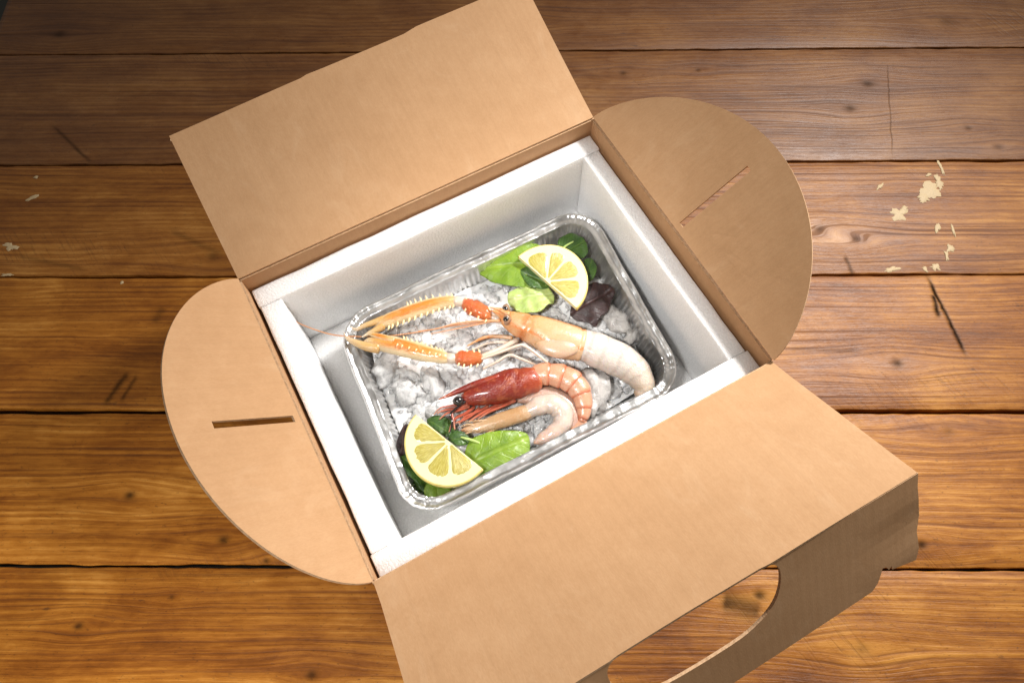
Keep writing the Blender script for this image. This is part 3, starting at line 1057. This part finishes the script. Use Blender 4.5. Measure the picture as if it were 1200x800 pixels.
leaf('red_lettuce_leaf', [(672, 352), (684, 337), (698, 332), (712, 334), (720, 343), (716, 354), (712, 366), (704, 372), (698, 383), (688, 378), (676, 376), (668, 368)], .1965, M_PURP,
     'dark purple red leaf right of the upper lemon slice', ((668, 368), (718, 340)), .004, .0014, seed=6)
leaf('spinach_leaf', [(545, 530), (552, 517), (570, 509), (592, 506), (616, 507), (621, 519), (618, 533), (600, 545), (580, 553), (560, 558), (548, 545)], .1990, M_SPIN,
     'broad bright green leaf right of the lower lemon slice', ((548, 545), (621, 512)), .006, .0008, tilt=(.0, .10), seed=7)
leaf('spinach_leaf', [(500, 491), (512, 487), (526, 491), (532, 503), (526, 512), (512, 506), (502, 500)], .2000, M_DARKL,
     'dark green leaf behind the upper tip of the lower lemon slice', ((502, 492), (530, 510)), .003, .001, seed=8)
leaf('herb_leaf', [(524, 514), (532, 505), (542, 506), (551, 514), (546, 521), (534, 522)], .2030, M_DARKL,
     'small green sprig with pale stem below the red prawn legs', ((526, 516), (550, 514)), .003, .001, stem=[(540, 512, .2055, 1.0), (552, 515, .2055, 1.6), (562, 519, .2045, 1.2)], seed=9)
leaf('herb_leaf', [(466, 536), (476, 529), (490, 538), (502, 554), (498, 570), (484, 562), (472, 550)], .1985, M_DARKL,
     'dark green leaf left of the lower lemon slice by the tray wall', ((470, 533), (500, 568)), .004, .0016, seed=10)
leaf('herb_leaf', [(478, 556), (492, 566), (506, 582), (512, 590), (498, 590), (486, 584), (478, 572)], .1945, M_DARKL,
     'dark green leaf in the bottom left tray corner', ((478, 558), (508, 588)), .003, .0015, seed=11)
leaf('lettuce_leaf', [(497, 575), (502, 562), (512, 558), (524, 566), (530, 578), (520, 586), (508, 588), (499, 583)], .2000, M_SPIN,
     'light green curled leaf under the lower edge of the lower lemon slice', ((512, 558), (514, 588)), .005, .0016, seed=12)
leaf('red_lettuce_leaf', [(469, 508), (474, 498), (481, 499), (483, 512), (479, 522), (476, 531), (466, 533), (465, 521)], .2000, M_PURP,
     'small dark purple leaf left of the lower lemon slice', ((474, 499), (470, 532)), .004, .0018, seed=13)
leaf('lettuce_leaf', [(524, 564), (540, 566), (550, 566), (540, 575), (530, 581), (523, 576)], .1955, M_PALE,
     'pale leaf scrap under the lower lemon slice beside the tray wall', ((524, 570), (548, 567)), .002, .001, seed=14)

# ------------------------------------------------------------------ lemon half slices
M_PULP = pulp_mat()
M_PITH = plain('lemon_pith', (.74, .67, .38), .45, var=.05, sss=.25, bump=.2)
M_RIND = plain('lemon_rind', (.64, .52, .15), .36, coat=.2, bump=.5, scale=900, var=.05, sss=.2)


def lemon(label, chord_a, chord_b, z, lift, side, nseg=4, seed=0, squash=1.0):
    A, B = at(*chord_a, z), at(*chord_b, z)
    c = (A + B) / 2
    R = (B - A).length / 2
    X = (B - A).normalized()
    up = Vector((0, 0, 1))
    Y = up.cross(X) * side
    # lift the round side so that the slice leans
    Y = (Y * math.cos(lift) + up * math.sin(lift)).normalized()
    Z = X.cross(Y)
    if Z.z < 0: Z = -Z
    m = frame_m(c, X, Y, Z)
    t = .0062
    root = link(bpy.data.objects.new('lemon_slice', None), None, Matrix.Translation(c))
    tag(root, label, 'lemon slice', 'half slices of lemon')
    rr = random.Random(seed)

    def pol(r, a):
        w = 1 + .012 * math.sin(a * 3 + seed)
        return (r * w * math.cos(a), r * w * math.sin(a) * squash)
    N = 44

    def half(r, z0, z1, y0=0.0):
        vs_ = []
        for zz in (z0, z1):
            for k in range(N + 1):
                p = pol(r, PI * k / N)
                vs_.append((p[0], max(p[1], y0) if 0 < k < N else y0, zz))
        return vs_
    # pith: solid half disc
    vs_ = half(R * .965, 0, t)
    n1 = N + 1
    fs_ = [tuple(reversed(range(n1))), tuple(range(n1, 2 * n1))]
    fs_ += [(k, k + 1, n1 + k + 1, n1 + k) for k in range(N)] + [(N, 0, n1, n1 + N)]
    mesh_obj('pith', vs_, fs_, M_PITH, root, m, smooth=False)
    # rind: bowed outer skin
    vs_, fs_ = [], []
    prof = [(.962, .0002), (.985, .0001), (1.0, .0010), (1.004, t * .5), (1.0, t - .0010), (.985, t - .0001), (.962, t - .0002)]
    for r, zz in prof:
        for k in range(N + 1):
            p = pol(R * r, PI * k / N)
            vs_.append((p[0], max(p[1], 0), zz))
    for j in range(len(prof) - 1):
        fs_ += [(j * n1 + k, j * n1 + k + 1, (j + 1) * n1 + k + 1, (j + 1) * n1 + k) for k in range(N)]
    for q in (0, N):
        fs_.append(tuple(j * n1 + q for j in range(len(prof))))
    mesh_obj('rind', vs_, fs_, M_RIND, root, m)
    # pulp wedges standing just proud of the pith
    cuts = [0.0]
    for k in range(1, nseg):
        cuts.append(PI * k / nseg + rr.uniform(-.10, .10))
    cuts.append(PI)
    for k in range(nseg):
        a0, a1 = cuts[k] + .035, cuts[k + 1] - .035
        vs_, fs_, ra, an = [], [], [], []
        nr, na = 9, 12
        for i in range(nr + 1):
            fr = i / nr
            r = R * (.075 + (.815 - .075) * fr)
            # rounded outer corners, narrow near the core
            pinch = .10 * max(0, (fr - .8) / .2) ** 2 + .16 * (1 - fr) ** 3
            for j in range(na + 1):
                fa = j / na
                a = a0 + (a1 - a0) * (pinch + (1 - 2 * pinch) * fa)
                rad_ = r - R * .05 * (2 * fa - 1) ** 4 * fr
                p = pol(rad_, a)
                edge = min(1, min(fa, 1 - fa) * 6) * min(1, min(fr, 1 - fr) * 7)
                hgt = t - .0002 + .0009 * edge ** .6 + .0004 * noise.noise((fr * 6, a * 14, seed))
                vs_.append((p[0], max(p[1], .0004), hgt))
                ra.append(fr)
                an.append(a)
        for i in range(nr):
            for j in range(na):
                q = i * (na + 1) + j
                fs_.append((q, q + na + 1, q + na + 2, q + 1))
        mesh_obj('segment', vs_, fs_, M_PULP, root, m, attrs={'radial': ra, 'angle': an})
    return root


lemon('half slice of lemon at the top of the tray over green leaves', (607, 303), (676, 364), .2045, .06, 1, 4, 2)
lemon('half slice of lemon at the bottom left of the tray beside the red prawn', (488, 488), (567, 552), .2060, .03, -1, 4, 5)

# ------------------------------------------------------------------ langoustine
M_LCAR = shell('langoustine_shell', [(.0, (.86, .55, .30)), (.22, (.82, .38, .13)), (.42, (.80, .45, .22)), (.47, (.68, .24, .07)), (.55, (.84, .52, .27)), (.8, (.80, .58, .38)), (1, (.86, .64, .42))],
               noise_amt=.06, sss=.3, mottling=(.90, .72, .54), bump=.35, dorsal=((.52, .17, .035), [(.42, .06), (.16, .03)]))
M_LTAIL = shell('peeled_tail_flesh', [(.0, (.84, .83, .84)), (.4, (.84, .81, .80)), (.75, (.82, .70, .58)), (1, (.84, .58, .40))], rough=.3, sss=.5, stripe=9, noise_amt=.12, mottling=(.84, .82, .82), bump=.8, scale=240, radius=(.01, 0, 0))
M_CLAW = shell('claw_shell', [(.0, (.82, .66, .42)), (.12, (.86, .60, .28)), (.3, (.84, .38, .07)), (.55, (.80, .30, .045)), (.72, (.84, .46, .12)), (.86, (.86, .66, .36)), (1, (.88, .80, .62))],
               noise_amt=.16, mottling=(.88, .66, .34), bump=.5, scale=220, band=(.70, .56, .34))
M_MERUS = shell('orange_red_arm_shell', [(.0, (.84, .62, .42)), (.18, (.80, .20, .03)), (.7, (.74, .13, .02)), (1, (.84, .60, .38))], noise_amt=.3, mottling=(.86, .42, .16), bump=1.0, scale=320)
M_FING = shell('claw_finger', [(.0, (.84, .52, .18)), (.4, (.86, .62, .30)), (1, (.88, .84, .74))], noise_amt=.1, mottling=(.88, .76, .52))
M_WHITE = shell('pale_leg_shell', [(.0, (.84, .70, .58)), (.5, (.86, .80, .74)), (1, (.82, .60, .46))], noise_amt=.1, mottling=(.86, .82, .76))
M_WHISK = plain('orange_whisker', (.60, .28, .13), .4, var=.1)
M_SPINE = plain('cream_spine', (.86, .70, .40), .4, var=.1)
M_EYE = plain('black_eye', (.012, .010, .010), .08, coat=.8)
M_EYERING = plain('brown_eye_ring', (.30, .17, .10), .25, coat=.6)

lang = empty('langoustine', at(600, 395, .188))
tag(lang, 'orange langoustine with long claws and peeled white tail lying across the ice', 'langoustine')


def groove(t, a):
    return 1 - .13 * math.exp(-((t - .47 - .05 * math.sin(a)) / .020) ** 2) + .05 * math.exp(-((t - .965) / .022) ** 2) - .05 * math.exp(-((t - .92) / .012) ** 2) + .025 * noise.noise((t * 10, math.cos(a) * 2, math.sin(a) * 2))


car = loft('head_shell', [ps(577, 364, .2105, 1), ps(585, 367, .2090, 5), ps(594, 373, .2075, 10, 9), ps(610, 381, .2055, 15.5, 14), ps(630, 388, .2050, 19, 17), ps(652, 397, .2050, 22, 18), ps(672, 402, .2045, 20.5, 17), ps(684, 405, .2040, 18, 15)],
           M_LCAR, lang, n=48, seg=28, rfun=groove)
# the pale gill cover bulging on the flank
gill = loft('gill_plate', [ps(628, 402, .2100, 2), ps(638, 405, .2125, 9, 6), ps(655, 407, .2130, 13, 7), ps(670, 406, .2125, 10, 6), ps(679, 402, .2105, 3)],
            shell('gill_plate_shell', [(0, (.80, .52, .30)), (.3, (.74, .56, .42)), (.7, (.74, .55, .42)), (1, (.84, .60, .38))], noise_amt=.1, mottling=(.78, .62, .50), sss=.4), car, n=24, seg=20)


def tailfn(t, a):
    return 1 + .022 * math.sin(t * 2 * PI * 6) + .03 * noise.noise((t * 9, math.cos(a) * 2, math.sin(a) * 2))


loft('peeled_tail', [ps(678, 402, .2035, 17, 14), ps(690, 406, .2035, 19.5, 15), ps(706, 413, .2020, 21, 16), ps(726, 422, .2005, 20.5, 16), ps(742, 433, .1990, 18.5, 15), ps(752, 446, .1975, 15, 13), ps(754, 457, .1960, 12, 10), ps(750, 466, .1950, 8, 6), ps(746, 470, .1945, 2)],
     M_LTAIL, lang, n=46, seg=24, rfun=tailfn)
tube('rostrum', [(596, 368, .2165, 3.5), (586, 363, .2170, 2.4), (574, 360, .2165, .7)], M_LCAR, lang)
for k, (u, v, z) in enumerate([(594, 374, .2165), (593, 362, .2145)]):
    e = loft('eye', [ps(u - 4, v, z, 2, 2), ps(u - 2.6, v, z, 5.2, 4.6), ps(u, v + .4, z, 6.8, 5.6), ps(u + 2.6, v + .6, z, 5.2, 4.6), ps(u + 4.4, v + .8, z, 1.5)], M_EYERING, lang, n=16, seg=16)
    p = at(u - .8, v - .2, z + .0030)
    loft('pupil', [(p.x - .0026, p.y, p.z, .0006, .0004), (p.x - .0012, p.y, p.z + .0006, .0021, .0011), (p.x + .0010, p.y, p.z + .0006, .0021, .0011), (p.x + .0026, p.y, p.z, .0006, .0004)], M_EYE, e, n=12, seg=12)


def spines(par, pts, z, r0, side_mat, n):
    """row of blunt teeth along an edge"""
    row = crom(pts, n)
    ctr = (sum(p[0] for p in pts) / len(pts), sum(p[1] for p in pts) / len(pts))
    for i, p in enumerate(row):
        tube('spine', [(p[0], p[1] - p[3], z, r0), (p[0] + p[2] * .5, p[1] + p[3] * .3, z + .0006, r0 * .8), (p[0] + p[2] - .8, p[1] + p[3] * 1.3, z + .0004, .25)], side_mat, par, n=6, seg=6)


# upper claw: arm joint, orange arm, long palm, two fingers
tube('arm_joint', [(590, 377, .207, 4), (582, 374, .2075, 4.5), (574, 370, .208, 4)], M_WHITE, lang, n=10)


def rough_fn(seed, amp=.05):
    return lambda t, a: 1 + .12 * noise.noise((t * 7, math.cos(a) * 2.2, math.sin(a) * 2.2 + seed)) + amp * noise.noise((t * 16, math.cos(a) * 5, math.sin(a) * 5 + seed))


ar = loft('claw_arm', [ps(577, 371, .2085, 3), ps(573, 370, .2085, 7), ps(562, 364, .209, 9.5, 8.5), ps(551, 359, .2095, 9, 8), ps(544, 355, .2095, 6), ps(541, 354, .2095, 2.5)], M_MERUS, lang, n=30, seg=18, rfun=rough_fn(1, .22))
spines(ar, [(574, 362, -1.5, -2.0), (560, 356, -1.5, -2.0), (547, 350, -1.5, -1.6)], .2120, 1.3, M_SPINE, 5)
spines(ar, [(570, 376, -1.5, 1.6), (556, 370, -1.5, 1.6), (546, 363, -1.5, 1.4)], .2120, 1.2, M_SPINE, 4)
tube('arm_joint', [(546, 356, .2095, 4.5), (540, 354, .2098, 6), (534, 353, .210, 6.5), (530, 353, .210, 4)], M_WHITE, lang, n=10)
pm = loft('claw_palm', [ps(538, 353, .2095, 2.64), ps(530, 353, .2095, 7.04, 6.44), ps(512, 356, .2095, 8.36, 6.90), ps(492, 362, .2090, 9.24, 7.36), ps(472, 369, .2085, 9.24, 7.36), ps(456, 375, .2080, 8.36, 6.90), ps(446, 379, .2075, 6.16, 5.52), ps(440, 381, .2075, 2.64)],
          M_CLAW, lang, n=40, seg=18, rfun=rough_fn(2))
spines(pm, [(532, 358, -1, 2.4), (508, 365, -1, 2.4), (480, 375, -1, 2.4), (456, 384, -1, 2.2)], .2105, 1.5, M_SPINE, 13)
spines(pm, [(530, 346, -1, -2.2), (500, 349, -1, -2.2), (478, 356, -1, -2.0)], .2105, 1.3, M_SPINE, 9)
tube('claw_finger', [(450, 374, .2085, 5), (438, 378, .2095, 4), (426, 382, .2105, 3), (418, 386, .2105, 2.2), (411, 383, .2100, .7)], M_FING, lang, n=18, seg=10)
tube('claw_finger', [(449, 382, .2080, 5), (440, 387, .2090, 3.8), (432, 391, .2095, 2.8), (424, 395, .2095, .8)], M_FING, lang, n=18, seg=10)
# lower claw
tube('arm_joint', [(606, 398, .2020, 3.5), (588, 408, .2040, 3.2), (572, 415, .2060, 3.4), (562, 419, .2065, 3.6)], M_WHITE, lang, n=14)
ar = loft('claw_arm', [ps(566, 418, .2075, 2.5), ps(562, 419, .2075, 7), ps(552, 420, .2080, 9, 8), ps(542, 420, .2080, 9, 8), ps(535, 420, .2080, 6.5), ps(532, 420, .2080, 2.5)], M_MERUS, lang, n=30, seg=18, rfun=rough_fn(5, .22))
spines(ar, [(562, 411, -1.5, -1.8), (548, 411, -1.5, -1.8), (537, 413, -1.5, -1.4)], .2110, 1.3, M_SPINE, 5)
spines(ar, [(560, 428, -1.5, 1.6), (548, 429, -1.5, 1.6), (538, 427, -1.5, 1.4)], .2110, 1.2, M_SPINE, 4)
tube('arm_joint', [(536, 421, .208, 4.5), (530, 420, .208, 6.5), (524, 419, .208, 6)], M_WHITE, lang, n=10)
pm = loft('claw_palm', [ps(528, 420, .2085, 2.64), ps(521, 419, .2085, 7.04, 6.44), ps(503, 415, .2085, 9.24, 7.36), ps(484, 410, .2085, 10.56, 8.28), ps(464, 405, .2085, 10.56, 8.28), ps(446, 402, .2085, 8.80, 7.36), ps(434, 401, .2085, 6.60, 5.52), ps(427, 401, .2085, 2.64)],
          M_CLAW, lang, n=40, seg=18, rfun=rough_fn(7))
spines(pm, [(520, 411, -1, -2.2), (498, 404, -1, -2.4), (474, 396, -1, -2.2)], .2100, 1.5, M_SPINE, 10)
spines(pm, [(516, 416, -1, 1.2), (492, 411, -1, 1.2), (466, 404, -1, 1.2)], .2158, 1.1, M_SPINE, 8)
tube('claw_finger', [(444, 408, .2085, 6.5), (430, 406, .2090, 5.5), (416, 401, .2095, 4), (407, 396, .2095, 2.2), (403, 390, .2090, .7)], M_FING, lang, n=20, seg=10)
tube('claw_finger', [(462, 400, .2110, 5), (450, 396, .2120, 4.4), (440, 393, .2125, 3.2), (431, 391, .2125, .9)], M_CLAW, lang, n=18, seg=10)
# walking legs and feelers
tube('walking_leg', [(560, 422, .2090, 1.6), (585, 413, .2120, 1.9), (607, 405, .2150, 2.0), (615, 405, .2155, 2.0), (628, 414, .2135, 1.8), (642, 425, .2105, 1.2)], M_WHITE, lang, n=30)
tube('walking_leg', [(566, 432, .2060, 1.2), (582, 424, .2080, 1.7), (597, 416, .2100, 1.8), (612, 421, .2085, 1.6), (630, 428, .2060, 1.0)], M_WHITE, lang, n=26)
tube('walking_leg', [(548, 405, .1985, 1.0), (566, 396, .2000, 2.0), (582, 394, .2005, 2.4), (600, 396, .2005, 3.0)], M_LCAR, lang, n=22)
tube('walking_leg', [(554, 410, .1975, 1.0), (572, 402, .1990, 1.6), (590, 401, .2000, 2.0), (606, 402, .2000, 2.2)], M_WHITE, lang, n=22)
tube('antenna', [(586, 376, .2110, 1.6), (562, 376, .2105, 1.3), (535, 379, .2090, 1.2), (512, 385, .2065, 1.0), (490, 388, .2040, .6)], M_WHISK, lang, n=30, seg=6)
tube('antenna', [(586, 374, .2120, 1.2), (565, 379, .2090, 1.0), (540, 384, .2070, .8), (505, 391, .2050, .5)], M_WHISK, lang, n=24, seg=6)
tube('antenna', [(586, 376, .2100, 1.0), (535, 381, .2070, .9), (490, 389, .2040, .8), (450, 394, .2030, .8), (410, 394, .2090, .8), (385, 391, .2100, .8), (358, 382, .2130, .7), (347, 376, .2150, .5), (343, 368, .2170, .4)], M_WHISK, lang, n=60, seg=6)

# ------------------------------------------------------------------ red prawn
M_RED = shell('red_prawn_head', [(.0, (.42, .045, .015)), (.3, (.24, .018, .008)), (.6, (.27, .022, .009)), (.85, (.46, .075, .025)), (1, (.70, .27, .14))], noise_amt=.35, mottling=(.72, .24, .09), bump=.9, rough=.24, coat=.4, sss=.08, scale=150)
M_SEG = shell('coral_prawn_tail', [(.0, (.76, .20, .09)), (.15, (.82, .42, .28)), (.75, (.84, .48, .33)), (1, (.72, .20, .09))], noise_amt=.3, mottling=(.86, .58, .44), bump=.4, coat=.6, sss=.3)
M_REDLEG = shell('red_prawn_leg', [(.0, (.50, .09, .05)), (.6, (.56, .14, .08)), (1, (.70, .34, .24))], noise_amt=.4, mottling=(.74, .38, .26), rough=.3)
prawn = empty('red_prawn', at(600, 460, .188))
tag(prawn, 'whole red prawn with deep red head and curled coral tail', 'prawn')
car = loft('head_shell', [ps(541, 463, .2055, 2), ps(546, 464, .2055, 9, 7), ps(560, 462, .2055, 13, 11), ps(578, 457, .2055, 16.5, 14), ps(598, 451, .2055, 18, 15), ps(615, 447, .2050, 16.5, 14), ps(627, 445, .2045, 14, 12), ps(632, 444, .2040, 11, 9)],
           M_RED, prawn, n=44, seg=26, rfun=lambda t, a: 1 + .07 * noise.noise((t * 7, math.cos(a) * 2, math.sin(a) * 2)) + .05 * max(0, math.cos(2 * a + 1.2)) ** 4 - .08 * math.exp(-((t - .62 + .08 * math.cos(a)) / .03) ** 2))
tube('rostrum', [(585, 441, .2135, 3), (560, 449, .2120, 4), (540, 457, .2105, 3.4), (526, 463, .2095, 2.2), (514, 468, .2090, .5)], M_RED, prawn, n=22, seg=10)
e = loft('eye', [ps(531, 471, .2085, 1.5), ps(533, 470.5, .2090, 4.2, 4), ps(537, 469.5, .2095, 5.4, 5), ps(541, 468.5, .2090, 4, 3.6), ps(543, 468, .2085, 1.2)], M_EYE, prawn, n=16, seg=14)
# tail: overlapping shell rings along the curl
TP = [ps(626, 441, .2040, 12, 10), ps(637, 438, .2045, 12.5, 11), ps(650, 439, .2045, 13, 11), ps(663, 443, .2040, 13.5, 11), ps(674, 450, .2030, 13, 11), ps(681, 461, .2015, 11.5, 10), ps(684, 473, .2000, 9.5, 8.5), ps(684, 484, .1985, 7.5, 7), ps(681, 494, .1975, 5, 4)]
tail = loft('tail_flesh', [tuple(list(s[:3]) + [s[3] * .9, s[4] * .9]) for s in TP], M_SEG, prawn, n=40, seg=18)
fine = crom(TP, 121)
for k in range(6):
    a, b = int(2 + k * 18.2), int(2 + (k + 1) * 18.2 + 5)
    sub = fine[a:b + 1:3]
    st = []
    for q, s in enumerate(sub):
        f_ = q / (len(sub) - 1)
        g = .93 + .15 * math.sin(min(1, f_ * 1.25) * PI / 2) - (.05 if f_ > .92 else 0)
        st.append((s[0], s[1], s[2], s[3] * g, s[4] * g))
    loft('shell_ring', st, M_SEG, prawn, n=14, seg=20, rfun=lambda t, a, k=k: 1 + .05 * noise.noise((t * 3 + k * 4, math.cos(a) * 3, math.sin(a) * 3)))
loft('belly_flesh', [ps(606, 468, .1960, 4, 3), ps(622, 465, .1975, 10, 6), ps(642, 466, .1980, 14, 7), ps(660, 474, .1975, 14, 7), ps(670, 487, .1965, 11, 6), ps(672, 499, .1955, 6, 4), ps(668, 506, .195, 2)],
     shell('pale_belly_flesh', [(0, (.62, .40, .32)), (.4, (.62, .47, .42)), (1, (.72, .44, .36))], noise_amt=.2, mottling=(.70, .50, .44), sss=.4, bump=.6), prawn, n=26, seg=16, rfun=lambda t, a: 1 + .10 * noise.noise((t * 8, math.cos(a) * 2, math.sin(a) * 2)))
for du in (-4, 0, 5):
    loft('tail_fan', [ps(682, 490, .1985, 3, 2), ps(681 + du * .7, 496, .1980, 4, 1.4), ps(679 + du * 1.6, 502, .1975, 3.4, 1), ps(678 + du * 2, 506, .1972, .8, .5)], M_SEG, prawn, n=12, seg=10)
LEGS = [[(548, 474, .2035, 2.2), (535, 478, .2045, 1.8), (522, 480, .2050, 1.6), (512, 484, .2045, .7)],
        [(550, 476, .2025, 2.0), (536, 481, .2035, 1.6), (524, 484, .2035, 1.3), (515, 491, .2035, .6)],
        [(556, 477, .2020, 2.2), (544, 485, .2035, 1.8), (534, 490, .2045, 1.6), (528, 500, .2055, .9), (526, 506, .2055, .5)],
        [(562, 478, .2015, 2.2), (552, 487, .2030, 1.7), (541, 493, .2040, 1.4), (531, 496, .2045, .6)],
        [(572, 476, .2010, 2.2), (558, 483, .2025, 1.8), (545, 488, .2030, 1.4), (538, 497, .2040, .6)],
        [(590, 472, .2005, 2.4), (574, 479, .2020, 2.0), (560, 487, .2030, 1.7), (549, 494, .2035, .7)],
        [(604, 469, .2000, 2.4), (588, 476, .2020, 2.0), (572, 483, .2030, 1.5), (560, 491, .2030, .6)],
        [(540, 472, .2060, 1.6), (530, 482, .2060, 1.5), (531, 492, .2065, 1.6), (533, 503, .2065, .8)]]
for L_ in LEGS:
    tube('leg', L_, M_REDLEG, prawn, n=18, seg=8)
tube('antenna', [(546, 470, .2070, 1.6), (530, 475, .2075, 1.3), (516, 478, .2070, .9), (508, 486, .2065, .5)], M_REDLEG, prawn, n=18, seg=6)
tube('antenna', [(548, 468, .2080, 1.4), (528, 484, .2090, 1.2), (530, 495, .2100, 1.3), (527, 508, .2095, .5)], M_EYE, prawn, n=14, seg=6)

# ------------------------------------------------------------------ small peeled shrimp below the red prawn
M_TAN = shell('tan_shrimp_head', [(.0, (.76, .36, .16)), (.15, (.74, .52, .34)), (.4, (.62, .42, .24)), (.7, (.58, .36, .18)), (1, (.70, .54, .40))], noise_amt=.35, mottling=(.80, .68, .54), bump=.5, sss=.2, coat=.6)
M_CURL = shell('white_shrimp_flesh', [(.0, (.72, .58, .46)), (.15, (.78, .70, .66)), (.6, (.82, .72, .68)), (1, (.80, .54, .46))], noise_amt=.2, mottling=(.84, .77, .74), bump=.45, sss=.5, coat=.6, scale=240)
shrimp = empty('peeled_shrimp', at(610, 490, .188))
tag(shrimp, 'small shrimp with tan head and peeled white curled tail below the red prawn', 'shrimp')
loft('head_shell', [ps(541, 504, .1995, 1.5), ps(550, 502, .2000, 5, 4), ps(566, 499, .2005, 7.5, 6), ps(586, 493, .2010, 9, 7.5), ps(604, 487, .2010, 9.5, 8), ps(617, 483, .2005, 9, 8), ps(624, 481, .2000, 7, 6)], M_TAN, shrimp, n=30, seg=18, rfun=rough_fn(11))
loft('peeled_tail', [ps(616, 484, .2005, 7, 6), ps(626, 478, .2015, 10, 9), ps(639, 473, .2015, 11.5, 10), ps(652, 475, .2010, 12, 10.5), ps(660, 485, .2005, 11.5, 10), ps(658, 497, .1995, 10.5, 9), ps(648, 507, .1985, 9, 8), ps(636, 514, .1975, 7, 6), ps(626, 519, .1970, 2)],
     M_CURL, shrimp, n=44, seg=20, rfun=lambda t, a: 1 + .04 * math.sin(t * 2 * PI * 7) + .05 * noise.noise((t * 8, math.cos(a) * 2, math.sin(a) * 2)))
for k, L_ in enumerate([[(556, 498, .2030, 1.4), (548, 497, .2035, 1.2), (540, 500, .2030, .5)], [(575, 500, .2010, 1.6), (565, 505, .2015, 1.3), (556, 507, .2015, .5)],
                        [(588, 499, .2005, 1.6), (578, 504, .2015, 1.3), (568, 508, .2020, .5)], [(560, 503, .2010, 1.5), (548, 507, .2015, 1.2), (540, 511, .2015, .5)], [(570, 492, .2040, 1.2), (556, 493, .2045, 1.0), (545, 494, .2040, .4)]]):
    tube('leg', L_, M_TAN, shrimp, n=14, seg=8)
